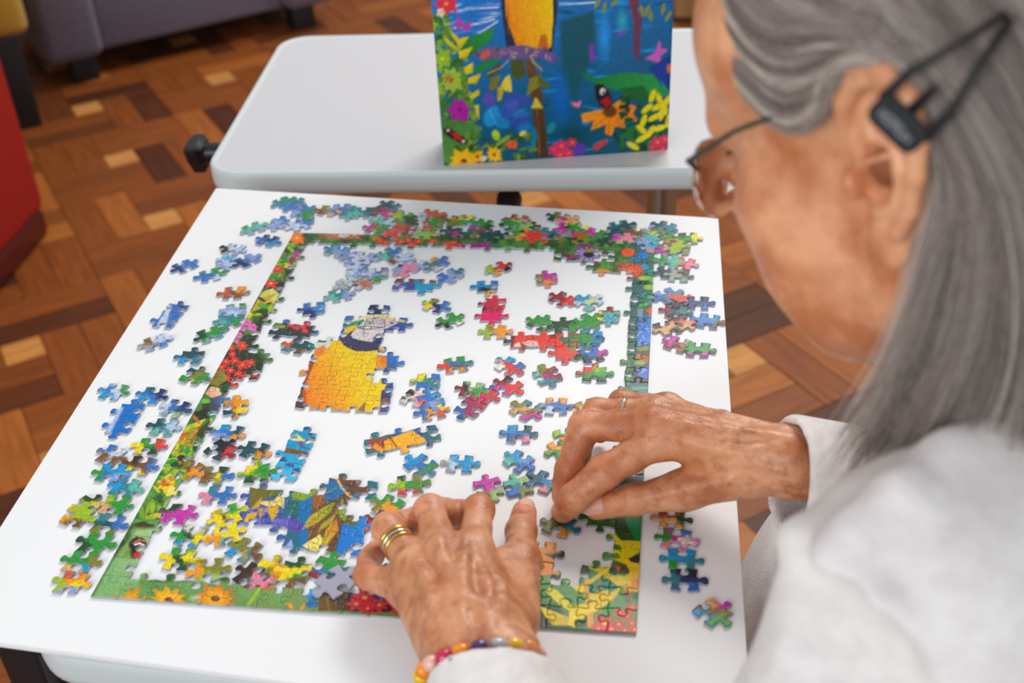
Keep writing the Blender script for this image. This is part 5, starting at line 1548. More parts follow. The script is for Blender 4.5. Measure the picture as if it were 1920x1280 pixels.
# knuckles, tendons, veins on the back of the left hand
for q, r in (('i', .0085), ('m', .0095), ('r', .0085), ('p', .0072)):
    LH[0][1].append(ell(l_mcp[q] + V3(0, -0.002, .0052), (r, r * 1.1, r * .8), k=.006))
for q, off, r in (('i', .012, .0027), ('m', .004, .0030), ('r', -.006, .0026), ('p', -.014, .0020)):
    a = l_mcp[q] + V3(0, -.006, .0110); b = wl + lat * off + V3(0, .006, .0185)
    mid = a * .5 + b * .5 + V3(0, 0, .0012)
    LH[0][1].extend([cap(a, mid, r * .8, r, .0035), cap(mid, b, r, r * .7, .0035)])
vr = np.random.default_rng(5)
for pts in (((800, 1090), (815, 1130), (808, 1180), (830, 1225)), ((850, 1060), (843, 1110), (826, 1150), (846, 1215)), ((905, 1070), (922, 1110), (905, 1150), (930, 1190)), ((935, 1080), (950, 1120), (925, 1165), (900, 1220)), ((780, 1120), (800, 1160), (806, 1200), (842, 1240)), ((870, 1100), (890, 1130), (926, 1150), (960, 1140))):
    vpts = []
    for x, y in pts:
        vpts.append((x, y))
    LH.append(('vein', vpts))
for pts in (((874, 1005), (866, 1080), (868, 1165)), ((822, 1010), (838, 1085), (848, 1170)), ((783, 1052), (808, 1110), (832, 1180))):
    LH.append(('vein', list(pts), .0034))

# ---- right hand, reaching in from the side, thumb and index holding a piece
wr = at(1480, 866, 0.063)
ri = [at(1240, 824, 0.061), at(1133, 884, 0.043), at(1078, 932, 0.0275), at(1056, 958, 0.0098)]
rm_ = [at(1224, 796, 0.066), at(1096, 799, 0.054), at(1067, 880, 0.030), at(1056, 929, 0.0095)]
rr_ = [at(1226, 796, 0.064) + V3(0.0, .019, -.005), at(1118, 778, 0.052) + V3(0, .004, 0), at(1088, 846, 0.030) + V3(0, .010, 0), at(1084, 880, 0.010) + V3(0, .008, 0)]
rp = [at(1232, 800, 0.058) + V3(.006, .037, -.012), at(1160, 800, 0.040) + V3(0, .030, 0), at(1130, 830, 0.022) + V3(0, .026, 0), at(1122, 850, 0.010) + V3(0, .022, 0)]
rt = [at(1119, 950, 0.0135), at(1190, 936, 0.0235), at(1282, 918, 0.031), at(1405, 888, 0.046)]
for F4, rs in ((ri, (.0118, .0116, .0102, .0086)), (rm_, (.0116, .0112, .0098, .0084)), (rr_, (.0106, .0098, .0084, .0072)), (rp, (.0096, .0086, .0076, .0066))):
    g = []
    for n in range(3):
        a, b = F4[n], F4[n + 1]
        mid = (a + b) / 2
        rm2 = (rs[n] + rs[n + 1]) / 2 * (0.92 if n < 2 else 0.98)
        g += [cap(a, mid, rs[n], rm2, 0.004), cap(mid, b, rm2, rs[n + 1], 0.004)]
    RH.append((0.006, g))
RH.append((0.003, [cap(rt[0], rt[1], .0092, .0108, .004), cap(rt[1], (rt[1] + rt[2]) / 2, .0108, .0104, .004), cap((rt[1] + rt[2]) / 2, rt[2], .0104, .0122, .005)]))
RH.append((0.012, [cap(rt[2], rt[3], .0122, .0165, .010)]))
hv = unit(wr - ri[0])
rl = V3(0, .007, 0)
palm = [cap(wr - rl * .6, ri[0], .0160, .0112, .01), cap(wr + upv * .004, rm_[0], .0165, .0116, .012), cap(wr + rl * .8, rr_[0], .0162, .0110, .012), cap(wr + rl * 1.5 - upv * .005, rp[0], .0155, .0100, .012),
        cap(ri[0] - upv * .006, rm_[0] - upv * .006, .0085, .0085, .008), cap(rm_[0] - upv * .006, rr_[0] - upv * .006, .0085, .008, .008), cap(rr_[0] - upv * .006, rp[0] - upv * .005, .008, .0075, .008),
        cap(wr - upv * .006, rt[3] * .55 + ri[0] * .45 - upv * .004, .0155, .0095, .012)]
er = V3(0.68, 0.14, -0.03)
fr_ = unit(er - wr)
palm += [cap(wr + V3(0, -.005, -.002), wr + V3(0, -.005, -.002) + fr_ * .2, .0150, .022, .012), cap(wr + V3(0, .006, .001), wr + V3(0, .006, .001) + fr_ * .2, .0150, .022, .012)]
for q, r in ((ri[0], .0085), (rm_[0], .0092), (rr_[0], .0085), (rp[0], .007)):
    palm.append(ell(q + V3(.002, 0, .0054), (r * 1.1, r, r * .8), k=.006))
for q, off, r in ((ri[0], -.004, .0026), (rm_[0], .002, .0028), (rr_[0], .010, .0026)):
    a = q + V3(.006, 0, .0112); b = wr + V3(-.004, off, .0190)
    mid = a * .5 + b * .5 + V3(0, 0, .001)
    palm += [cap(a, mid, r * .8, r, .0035), cap(mid, b, r, r * .7, .0035)]
RH.insert(0, (0.008, palm))
for pts in (((1270, 800), (1310, 812), (1350, 822), (1420, 815)), ((1290, 830), (1340, 835), (1390, 850), (1450, 838), (1500, 832)), ((1330, 880), (1370, 862), (1420, 868), (1470, 880)), ((1230, 930), (1290, 912), (1340, 905), (1390, 885))):
    RH.append(('vein', list(pts)))
for pts in (((1245, 788), (1320, 803), (1400, 812), (1490, 822)), ((1250, 812), (1330, 838), (1410, 850), (1490, 850))):
    RH.append(('vein', list(pts), .0032))


def add_veins(groups):
    """lay raised veins on the surface the groups make, seen along the sight line"""
    solid = [g for g in groups if g[0] != 'vein']
    out = []
    for g in groups:
        if g[0] != 'vein':
            continue
        pts = []
        for x, y in g[1]:
            d = ray_dir(x, y)
            t = 0.5
            for _ in range(60):
                v = float(sdf_eval(solid, (CAM_C + d * t)[None])[0])
                t += max(min(v, 0.05), -0.05) * 0.9
                if abs(v) < 1e-4:
                    break
            pts.append(CAM_C + d * (t + 0.0006))
        # curve through
        q = []
        for a, b in zip(pts, pts[1:]):
            q += [a, (a + b) / 2]
        q.append(pts[-1])
        q = np.array(q)
        q[1:-1] = (q[:-2] + 2 * q[1:-1] + q[2:]) / 4
        w_ = g[2] if len(g) > 2 else .0019
        ws = w_ * np.sin(np.linspace(.35, 2.79, len(q))) ** .7
        out += [cap(a, b, w0, w1, .0045) for a, b, w0, w1 in zip(q, q[1:], ws, ws[1:])]
    solid[0][1].extend(out)
    return solid


LH = add_veins(LH)
RH = add_veins(RH)

# ---- head
HO = np.array([0.4855, 0.0097, 0.3461])
HF = np.array([-0.789, 0.410, -0.458]); HF = unit(HF)
HU = np.array([-0.366, 0.284, 0.886]); HU = unit(HU - HF * (HU @ HF))
HL = np.cross(HU, HF)
if HL @ np.array([-0.494, -0.867, 0.074]) < 0:
    HL = -HL
_a = math.radians(5)
_ear = HO + np.stack([HF, HU, HL], 1) @ np.array([-.01, 0, .074])
HF, HL = HF * math.cos(_a) - HL * math.sin(_a), HL * math.cos(_a) + HF * math.sin(_a)
HB = np.stack([HF, HU, HL], 1)
HO = _ear - HB @ np.array([-.01, 0.008, .074])


def hw(f, u, l):
    return HO + HB @ np.array([f, u, l], float)


HEAD = [ell((-.006, .045, 0), (.095, .085, .072), k=.01), ell((.045, -.012, 0), (.052, .072, .058), k=.03), ell((.054, .06, 0), (.040, .045, .056), k=.03),
        ell((.062, -.006, .042), (.028, .022, .024), k=.02), ell((.058, -.044, .040), (.030, .028, .022), k=.025), cap((.004, -.058, .052), (.074, -.086, .010), .014, .017, .03), cap((.004, -.03, .056), (.004, -.058, .052), .014, .014, .02),
        cap((.086, .036, .036), (.101, .036, .004), .011, .012, .012), ell((.050, .07, 0), (.046, .045, .058), k=.02), cap((.098, .02, 0), (.120, -.012, 0), .0065, .0095, .008), ell((.108, -.017, .011), (.010, .008, .0065), k=.006),
        ell((.096, .008, .033), (.012, .013, .016), k=.012, op='-'), ell((.080, .008, .032), (.0125, .0125, .0125), k=.004), cap((.0905, .013, .022), (.087, .011, .044), .0032, .003, .004), cap((.0905, .002, .022), (.087, .003, .044), .0028, .0026, .004),
        ell((.082, -.046, 0), (.026, .022, .030), k=.016), cap((.105, -.040, 0), (.094, -.044, .020), .0052, .003, .005), cap((.103, -.050, 0), (.093, -.050, .018), .0058, .003, .005), cap((.112, -.0445, 0), (.100, -.047, .022), .0011, .001, .003, '-'),
        ell((.086, -.080, 0), (.020, .018, .022), k=.014), cap((.100, -.026, .018), (.088, -.052, .032), .0022, .002, .006, '-'), ell((.045, -.066, .040), (.026, .020, .016), k=.02)]
EA = np.array([[math.cos(0.14), 0.10, -math.sin(0.14)], [-0.10, 1, 0], [math.sin(0.14), 0, math.cos(0.14)]])   # ear plane axes: forward, up, out
EA = np.array([unit(r) for r in EA])
EO = np.array([-.010, .008, .0785])


def ear(f, u, o=0.0):
    f, u = f * 1.22, u * 1.2
    return EO + f * EA[0] + (u * EA[1]) + o * 1.15 * EA[2] + np.array([-0.18 * u, 0, 0])


helix = [(.008, .004, .001), (.011, .014, .006), (.009, .025, .009), (.001, .033, .013), (-.010, .033, .015), (-.019, .025, .0160), (-.022, .013, .0160), (-.020, .001, .0145), (-.015, -.011, .010), (-.009, -.020, .008)]
EARP = [ell(ear(-.005, .004, .004), (.0165, .034, .0055), EA, k=.006), ell(ear(-.003, -.025, .004), (.0095, .0125, .0046), EA, k=.006)]
EARP += chain([ear(*p) for p in helix], [.0034, .0042, .0046, .0047, .0047, .0046, .0044, .0042, .0040, .0040], .002)
EARP += [cap(ear(-.004, .012, .006), ear(-.010, .024, .0075), .012 * .3, .0022, .004), ell(ear(-.0075, .015, .013), (.0110, .0165, .0115), EA, k=.002, op='-')]
EARP += chain([ear(-.004, .020, .0085), ear(-.010, .012, .010), ear(-.0125, .002, .010), ear(-.010, -.009, .0085), ear(-.002, -.013, .0075)], [.0026, .0036, .0040, .0040, .0036], .002)
EARP += [ell(ear(-.001, .000, .013), (.0100, .0132, .0170), EA, k=.002, op='-'), ell(ear(.0085, -.003, .0075), (.0042, .0075, .0055), EA, k=.003), cap(ear(.004, .004, .008), ear(-.006, .006, .0085), .0018, .0016, .003)]
HEADG = [(.008, HEAD), (.004, EARP)]

# neck and the hidden core under the clothes
NB = np.array([0.575, -0.045, 0.225])
SL, SR = np.array([0.484, -0.139, 0.192]), np.array([0.63, 0.167, 0.185])
CORE = [cap(hw(-.020, -.035, 0), hw(-.035, -.085, 0), .052, .050, .02), cap(hw(-.035, -.085, 0), NB, .050, .054, .02), cap(NB, (SL + NB) / 2 + V3(0, 0, -.02), .05, .035, .03), cap(NB, (SR + NB) / 2 + V3(0, 0, -.02), .05, .035, .03),
        cap((SL + NB) / 2 + V3(0, 0, -.02), SL, .034, .030, .02), cap((SR + NB) / 2 + V3(0, 0, -.02), SR, .034, .030, .02), cap(SL, el, .028, .024, .01), cap(el, wl, .022, .013, .01), cap(SR, er, .028, .024, .01), cap(er, wr, .022, .013, .01),
        cap(NB + V3(.02, -.01, -.04), V3(.70, -.10, -.16), .06, .07, .03)]


def body_fn(P):
    d = sdf_eval(LH + RH, P)
    d = smin(d, sdf_eval([(.01, CORE)], P), .012)
    q = (P - HO) @ HB
    if (np.abs(q).max(1) < 0.24).any() or len(P) > 3000:
        q[:, 2] = np.abs(q[:, 2])
        d = smin(d, sdf_eval(HEADG, q), .02)
    return d


M_SKIN = mat('skin', (200, 138, 98), 0.40, spec=0.55)
n, l, b = nodes_of(M_SKIN)
b.inputs['Subsurface Weight'].default_value = 0.12
b.inputs['Subsurface Radius'].default_value = (0.9, 0.35, 0.2)
b.inputs['Subsurface Scale'].default_value = 0.006
tc = n.new('ShaderNodeTexCoord')


def tex_noise(scale, detail=4, rough=0.6):
    z = n.new('ShaderNodeTexNoise')
    z.inputs['Scale'].default_value = scale; z.inputs['Detail'].default_value = detail; z.inputs['Roughness'].default_value = rough
    l.new(tc.outputs['Object'], z.inputs['Vector'])
    return z.outputs['Fac']


vcn = n.new('ShaderNodeVertexColor'); vcn.layer_name = 'tint'


def mixc(fac, a, bcol, lo, hi, soft=False):
    mr = n.new('ShaderNodeMapRange'); mr.inputs['From Min'].default_value = lo; mr.inputs['From Max'].default_value = hi
    l.new(fac, mr.inputs['Value'])
    mx = n.new('ShaderNodeMix'); mx.data_type = 'RGBA'
    if soft:
        ml = n.new('ShaderNodeMath'); ml.operation = 'MULTIPLY'
        l.new(mr.outputs['Result'], ml.inputs[0]); l.new(vcn.outputs['Alpha'], ml.inputs[1])
        l.new(ml.outputs['Value'], mx.inputs['Factor'])
    else:
        l.new(mr.outputs['Result'], mx.inputs['Factor'])
    if isinstance(a, tuple):
        mx.inputs['A'].default_value = rgba(a)
    else:
        l.new(a, mx.inputs['A'])
    if isinstance(bcol, tuple):
        mx.inputs['B'].default_value = rgba(bcol)
    else:
        l.new(bcol, mx.inputs['B'])
    return mx.outputs['Result']


c0 = mixc(tex_noise(28, 3), (186, 112, 70), (226, 164, 122), 0.35, 0.65)
c1 = mixc(tex_noise(95, 4), c0, (160, 88, 54), 0.50, 0.80, True)
c2 = mixc(tex_noise(70, 2), c1, (158, 92, 58), 0.60, 0.82, True)
mxt = n.new('ShaderNodeMix'); mxt.data_type = 'RGBA'; mxt.blend_type = 'MULTIPLY'; mxt.inputs['Factor'].default_value = 1.0
l.new(c2, mxt.inputs['A']); l.new(vcn.outputs['Color'], mxt.inputs['B'])
l.new(mxt.outputs['Result'], b.inputs['Base Color'])
bp1 = n.new('ShaderNodeBump'); bp1.inputs['Strength'].default_value = 0.55; bp1.inputs['Distance'].default_value = 0.0012
wv = n.new('ShaderNodeTexVoronoi'); wv.feature = 'DISTANCE_TO_EDGE'; wv.inputs['Scale'].default_value = 420
l.new(tc.outputs['Object'], wv.inputs['Vector'])
ad = n.new('ShaderNodeMath'); ad.operation = 'MULTIPLY_ADD'; ad.inputs[1].default_value = 0.45
l.new(wv.outputs['Distance'], ad.inputs[0]); l.new(tex_noise(140, 5, 0.65), ad.inputs[2])
l.new(ad.outputs['Value'], bp1.inputs['Height'])
mb = n.new('ShaderNodeMath'); mb.operation = 'MULTIPLY'; mb.inputs[1].default_value = 0.6
l.new(vcn.outputs['Alpha'], mb.inputs[0]); l.new(mb.outputs['Value'], bp1.inputs['Strength']); l.new(bp1.outputs['Normal'], b.inputs['Normal'])

V, Q = surface_nets(body_fn, (0.14, -0.32, -0.20), (0.78, 0.24, 0.52), 0.00155)
V = relax(V, Q, 2, 0.5)
person = empty('person', (float(NB[0]), float(NB[1]), FLOOR_Z))
tag(person, 'elderly grey haired person in a cream fleece bending over the puzzle, both hands on it', 'person')
person_inv = -np.array([NB[0], NB[1], FLOOR_Z])
body = fast_mesh('body', V + person_inv, Q, M_SKIN, person)
# redder fingertips and knuckles, paler face; ear lightened to paint in its bright light
tint = np.ones((len(V), 4))


def blush_or_lighten(c, r, col, amt):
    d = np.linalg.norm(V - c, axis=1)
    w = np.clip(1 - d / r, 0, 1)[:, None] ** 0.7 * amt
    tint[:, :3] = tint[:, :3] * (1 - w) + np.array(col) * w


for F4 in (li, lm, lr, lp, ri, rm_, rr_, rp):
    blush_or_lighten(F4[3], .024, (1.08, .86, .86), .9); blush_or_lighten(F4[2], .016, (1.06, .9, .88), .6); blush_or_lighten(F4[1], .02, (1.10, .98, .98), .8)
blush_or_lighten(lt[0], .035, (1.10, .84, .84), .9); blush_or_lighten(rt[0], .035, (1.06, .86, .84), .9)
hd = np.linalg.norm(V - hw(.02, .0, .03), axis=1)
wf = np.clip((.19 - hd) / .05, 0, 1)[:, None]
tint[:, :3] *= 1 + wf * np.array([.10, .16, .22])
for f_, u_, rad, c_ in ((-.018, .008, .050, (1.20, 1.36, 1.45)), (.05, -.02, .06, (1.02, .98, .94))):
    blush_or_lighten(hw(f_, u_, .08), rad, np.array(c_) * (1.12, 1.12, 1.16), .8)
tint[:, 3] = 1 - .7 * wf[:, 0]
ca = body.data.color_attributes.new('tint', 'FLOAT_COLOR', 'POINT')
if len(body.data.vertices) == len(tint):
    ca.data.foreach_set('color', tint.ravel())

# ---- fingernails
M_NAIL = mat('fingernail', (240, 186, 168), 0.3, spec=0.45)


def nail(base, tip, view_up, hw_, ln, r):
    """curved plate lying on the back of the last finger bone"""
    ax_ = unit(tip - base)
    up_ = unit(view_up - ax_ * (view_up @ ax_))
    sd = np.cross(ax_, up_)
    c = tip + ax_ * (r * 0.15)
    bm = bmesh.new()
    rows = []
    for i in range(9):
        t = i / 8
        w_ = hw_ * (1 - 0.12 * abs(t - .45) * 2) * (1 if 0.12 < t < 0.92 else 0.72)
        row = []
        for j in range(9):
            s = (j / 8 - 0.5) * 2
            a = s * w_ / r
            lift = r * math.cos(a) + 0.0006 - 0.0018 * max(0, t - 0.6) - 0.0006 * abs(s) ** 4
            row.append(bm.verts.new(Vector(c + ax_ * ((t - 0.62) * ln) + sd * (r * math.sin(a)) + up_ * lift + person_inv)))
        rows.append(row)
    for r0, r1 in zip(rows, rows[1:]):
        for k in range(8):
            bm.faces.new((r0[k], r0[k + 1], r1[k + 1], r1[k]))
    bmesh.ops.recalc_face_normals(bm, faces=list(bm.faces))
    bmesh.ops.solidify(bm, geom=list(bm.faces), thickness=0.0005)
    return autosmooth(obj_from_bm('fingernail', bm, M_NAIL, person), 40)


tocam = lambda p: unit(CAM_C - p)
nail(rt[1], rt[0], unit(V3(-.05, -.62, .78)), .0072, .0145, .0094)
nail(lt[1], lt[0], unit(V3(.30, -.10, .9)), .0062, .0110, .0088)
nail(lp[2], lp[3], unit(V3(-.2, .6, .5)), .0046, .009, .0066)
nail(ri[2], ri[3], unit(V3(-.75, .3, .2)), .0052, .010, .0074)
nail(rm_[2], rm_[3], unit(V3(-.8, .35, .1)), .0052, .010, .0074)
# ------------------------------------------------------------------ hair
def spline(pts, n):
    p = np.array(pts, float)
    d = np.r_[0, np.cumsum(np.linalg.norm(np.diff(p, axis=0), axis=1))]
    t = np.linspace(0, d[-1], n)
    m = np.gradient(p, d, axis=0)
    i = np.clip(np.searchsorted(d, t, 'right') - 1, 0, len(p) - 2)
    h = (d[i + 1] - d[i])[:, None]; u = ((t - d[i]) / (d[i + 1] - d[i]))[:, None]
    return (2 * u ** 3 - 3 * u ** 2 + 1) * p[i] + (u ** 3 - 2 * u ** 2 + u) * h * m[i] + (-2 * u ** 3 + 3 * u ** 2) * p[i + 1] + (u ** 3 - u ** 2) * h * m[i + 1]


GUIDES = [
    [(.086, .098, .005), (.080, .086, .036), (.065, .066, .057), (.047, .044, .068), (.028, .030, .077), (.006, .038, .087), (-.014, .055, .095), (-.033, .046, .095), (-.040, .014, .091), (-.018, -.034, .092), (.022, -.088, .086), (.066, -.130, .080)],
    [(.058, .124, .004), (.054, .110, .044), (.040, .088, .066), (.016, .072, .080), (-.012, .068, .086), (-.038, .046, .093), (-.048, -.004, .091), (-.030, -.053, .091), (.012, -.102, .085), (.046, -.138, .078)],
    [(.010, .137, .003), (.004, .122, .046), (-.014, .094, .071), (-.036, .062, .084), (-.054, .026, .091), (-.060, -.020, .091), (-.050, -.066, .088), (-.026, -.112, .083), (.000, -.146, .077)],
    [(-.045, .130, .003), (-.056, .114, .043), (-.073, .083, .064), (-.086, .046, .076), (-.092, .000, .080), (-.088, -.050, .080), (-.075, -.090, .078), (-.064, -.116, .075)],
    [(-.082, .100, .004), (-.096, .082, .030), (-.106, .050, .046), (-.112, .006, .052), (-.110, -.040, .053), (-.103, -.070, .053), (-.096, -.090, .052)],
    [(-.094, .086, .000), (-.108, .058, .004), (-.115, .010, .005), (-.113, -.040, .005), (-.108, -.066, .005), (-.102, -.084, .005)]]
NT = 26
GU = np.stack([spline(g, NT) for g in GUIDES])           # guides x points x 3
SV = np.array([0, .22, .45, .68, .88, 1.0])


def guide(s):
    """strand of the near side for 0 (forehead) .. 1 (nape)"""
    s = np.atleast_1d(s)
    i = np.clip(np.searchsorted(SV, s, 'right') - 1, 0, len(SV) - 2)
    u = ((s - SV[i]) / (SV[i + 1] - SV[i]))[:, None, None]
    return GU[i] * (1 - u) + GU[i + 1] * u


M_HAIR = bpy.data.materials.new('grey_hair')
M_HAIR.use_nodes = True
n, l, b = nodes_of(M_HAIR)
b.inputs['Roughness'].default_value = 0.42
b.inputs['Specular IOR Level'].default_value = 0.35
at_n = n.new('ShaderNodeAttribute'); at_n.attribute_name = 'shade'
cr = n.new('ShaderNodeValToRGB')
cr.color_ramp.elements[0].color = rgba((84, 72, 68)); cr.color_ramp.elements[0].position = 0.0
cr.color_ramp.elements[1].color = rgba((242, 232, 216)); cr.color_ramp.elements[1].position = 1.0
for p_, c_ in ((0.3, (134, 121, 116)), (0.55, (170, 157, 150)), (0.8, (206, 194, 184))):
    e = cr.color_ramp.elements.new(p_); e.color = rgba(c_)
l.new(at_n.outputs['Fac'], cr.inputs['Fac']); l.new(cr.outputs['Color'], b.inputs['Base Color'])
M_UNDER = mat('hair_underlayer', (104, 95, 90), 0.7)
add_noise_color(M_UNDER, (88, 79, 75), (128, 119, 113), 120, 3)

# underlayer on the skull and behind the hanging lengths
for side in (1, -1):
    sg = np.linspace(0, 1, 48)
    G = guide(sg).copy()
    G[:, :, 2] *= side
    c0_ = np.array([-.01, .03, 0.0])
    inn = G + (c0_ - G) / np.linalg.norm(c0_ - G, axis=2, keepdims=True) * 0.004
    W = (inn.reshape(-1, 3) @ HB.T + HO) + person_inv
    idx = np.arange(48 * NT).reshape(48, NT)
    F_ = np.stack([idx[:-1, :-1].ravel(), idx[1:, :-1].ravel(), idx[1:, 1:].ravel(), idx[:-1, 1:].ravel()], 1)
    keepf = (F_[:, 0] % NT) < NT - 7
    hu = fast_mesh('hair_underlayer', W, F_[keepf] if side == 1 else F_[keepf][:, ::-1], M_UNDER, person)

hr = np.random.default_rng(12)
NS = 15000
allp, shade, lens = [], [], []
for side, cnt_ in ((1, NS), (-1, 5000)):
    s = hr.random(cnt_) ** 0.9
    G = guide(np.clip(s, 0, 1))
    tt = np.linspace(0, 1, NT)[None, :]
    cl = np.floor(s * 150) / 150                           # locks
    lock = np.random.default_rng(3).random(400)
    lk = lock[(cl * 150).astype(int)]
    wob = hr.normal(0, 1, (cnt_, 3))
    lw = np.random.default_rng(8).normal(0, 1, (400, 3))[(cl * 150).astype(int)]
    amp = 0.0012 + 0.0075 * tt ** 1.8
    G = G + wob[:, None, :] * amp[:, :, None] * np.array([.8, .5, .55]) + lw[:, None, :] * (0.0045 * tt ** 2)[:, :, None]
    # pull each strand a little towards the middle of its lock
    G = G * (1 - 0.35 * (tt ** 0.8)[:, :, None]) + guide(cl + 1 / 300) * (0.35 * (tt ** 0.8)[:, :, None]) + lw[:, None, :] * (0.002 * tt)[:, :, None]
    dep = hr.random(cnt_)[:, None] * np.clip(tt * 2.2 - 0.7, 0, 1) * 0.024
    G[:, :, 2] -= dep
    ph = hr.uniform(0, 6.28, (cnt_, 1))
    G[:, :, 0] += 0.0012 * np.sin(tt * 9 + ph) * tt
    G[:, :, 2] *= side
    # uneven ends
    cut = hr.uniform(0.80, 1.0, cnt_)
    cutp = np.linspace(0, 1, NT)[None, :] * cut[:, None]
    ti = cutp * (NT - 1); i0 = np.clip(ti.astype(int), 0, NT - 2); f_ = (ti - i0)[..., None]
    r_ = np.arange(cnt_)[:, None]
    G = G[r_, i0] * (1 - f_) + G[r_, i0 + 1] * f_
    allp.append(G.reshape(-1, 3) @ HB.T + HO)
    sh = 0.48 + 0.55 * (lk - .5) + hr.normal(0, .16, cnt_)
    sh += np.where(s < 0.05, 0.26, 0) - 0.10 * np.clip((s - .4) * 1.5, 0, 1) + np.where(np.abs(s - 0.16) < 0.012, 0.3, 0)
    shade.append(np.clip(sh, 0, 1))
P = np.concatenate(allp) + person_inv
shade = np.concatenate(shade)
hc = bpy.data.hair_curves.new('hair')
hc.add_curves([NT] * len(shade))
hc.attributes['position'].data.foreach_set('vector', P.astype(np.float32).ravel())
ra = hc.attributes.get('radius') or hc.attributes.new('radius', 'FLOAT', 'POINT')
ra.data.foreach_set('value', np.tile(np.linspace(0.00016, 0.00007, NT), len(shade)).astype(np.float32))
sa = hc.attributes.new('shade', 'FLOAT', 'CURVE')
sa.data.foreach_set('value', shade.astype(np.float32))
hc.materials.append(M_HAIR)
hair = bpy.data.objects.new('hair', hc)
COL.objects.link(hair); hair.parent = person
hair['kind'] = 'stuff'

# ------------------------------------------------------------------ fleece
FH = unit(np.array([HF[0], HF[1], 0.0])); LB = np.array([FH[1], -FH[0], 0.0])
if LB @ (SL - SR) < 0:
    LB = -LB
HIP = np.array([0.76, -0.10, -0.24])
TA = unit(NB - HIP)
FA = unit(FH - TA * (FH @ TA)); LA = np.cross(TA, FA)
AX = np.stack([TA, LA, FA])
cl_c = wl + fa * 0.013 + V3(.004, 0, .002); cr_c = wr + fr_ * 0.002 + V3(0, -.008, -.004)
FLE = [(.03, [cap(SL, (SL + el) / 2, .054, .051, .02), cap((SL + el) / 2, el, .051, .049, .02), cap(el, cl_c + fa * .05, .050, .042, .02), cap(cl_c + fa * .05, cl_c, .043, .0385, .01),
              cap(SR, (SR + er) / 2, .060, .054, .02), cap((SR + er) / 2, er, .054, .052, .02), cap(er, cr_c + fr_ * .06, .054, .044, .02), cap(cr_c + fr_ * .06, cr_c, .045, .0400, .01)]),
       (.03, [ell(NB - TA * .20 - FA * .01, (.235, .165, .115), AX, .04), ell(NB - TA * .40, (.19, .15, .125), AX, .04), ell((.585, .07, -.11), (.165, .20, .17), None, .06), cap(SL, NB - TA * .03 + FA * -.01, .054, .068, .05), cap(SR, NB - TA * .03 + FA * -.01, .060, .068, .05), cap(NB - TA * .02, NB - TA * .16, .062, .09, .04)])]
NK = unit(hw(-.035, -.085, 0) - NB)


def fleece_fn(P):
    d = sdf_eval(FLE, P)
    # neck opening and sleeve mouths are hollow
    d = smax(d, -cap(NB - NK * .012, NB + NK * .2, .057, .062).d(P), .006)
    d = smax(d, -cap(cl_c + fa * .06, cl_c - fa * .03, .0318, .0325).d(P), .003)
    d = smax(d, -((P - cl_c) @ fa + 0.000), .004)if False else d
    d = smax(d, -cap(cr_c + fr_ * .09, cr_c - fr_ * .03, .0330, .0330).d(P), .003)
    # cut the sleeve ends flat
    for c, ax_, rad in ((cl_c, unit(fa + V3(-.25, 0, .15)), .05), (cr_c, unit(fr_ + V3(0, .05, .22)), .055)):
        q = P - c
        h = q @ ax_
        near = np.linalg.norm(q, axis=1) < rad + .03
        d = np.where(near, smax(d, -(h + 0.004), .004), d)
    return d


M_FLEECE = mat('cream_fleece', (226, 222, 221), 0.95, spec=0.15, sheen=0.35)
n, l, b = nodes_of(M_FLEECE)
add_noise_color(M_FLEECE, (230, 225, 223), (242, 238, 236), 90, 5)
tcf = n.new('ShaderNodeTexCoord'); nf = n.new('ShaderNodeTexNoise'); nf.inputs['Scale'].default_value = 700; nf.inputs['Detail'].default_value = 4
nf2 = n.new('ShaderNodeTexNoise'); nf2.inputs['Scale'].default_value = 26; nf2.inputs['Detail'].default_value = 2
mf = n.new('ShaderNodeMath'); mf.operation = 'MULTIPLY_ADD'; mf.inputs[1].default_value = 0.8
l.new(tcf.outputs['Object'], nf.inputs['Vector']); l.new(tcf.outputs['Object'], nf2.inputs['Vector'])
l.new(nf2.outputs['Fac'], mf.inputs[0]); l.new(nf.outputs['Fac'], mf.inputs[2])
bf = n.new('ShaderNodeBump'); bf.inputs['Strength'].default_value = 0.5; bf.inputs['Distance'].default_value = 0.0015
l.new(mf.outputs['Value'], bf.inputs['Height']); l.new(bf.outputs['Normal'], b.inputs['Normal'])


def on_fleece(px, py):
    d = ray_dir(px, py); t = 0.25
    for _ in range(80):
        v = float(fleece_fn((CAM_C + d * t)[None])[0])
        t += max(min(v, .04), -.04) * .85
        if abs(v) < 2e-4:
            break
    return CAM_C + d * t


folds = []
for pts, w_ in ((((1900, 770), (1780, 852), (1690, 925), (1610, 1000), (1567, 1060)), .0060), (((1492, 1010), (1567, 1078), (1630, 1153), (1690, 1260)), .0075)):
    q = [on_fleece(*p) for p in pts]
    folds += [cap(a_, b_, w_, w_, .016) for a_, b_ in zip(q, q[1:])]
grooves = []
q = [on_fleece(*p) for p in ((1585, 1150), (1625, 1230), (1665, 1300))]
grooves = [cap(a_, b_, .010, .012, .016) for a_, b_ in zip(q, q[1:])]
q = [on_fleece(*p) for p in ((1500, 1080), (1530, 1160), (1540, 1280))]
grooves += [cap(a_, b_, .008, .009, .020) for a_, b_ in zip(q, q[1:])]


def fleece_full(P):
    d = fleece_fn(P)
    lo, hi = P.min(0) - .03, P.max(0) + .03
    for c in folds:
        if (c.c + c.rad > lo).all() and (c.c - c.rad < hi).all():
            d = smin(d, c.d(P), c.k)
    for c in grooves:
        if (c.c + c.rad > lo).all() and (c.c - c.rad < hi).all():
            d = smax(d, -c.d(P), c.k)
    return d


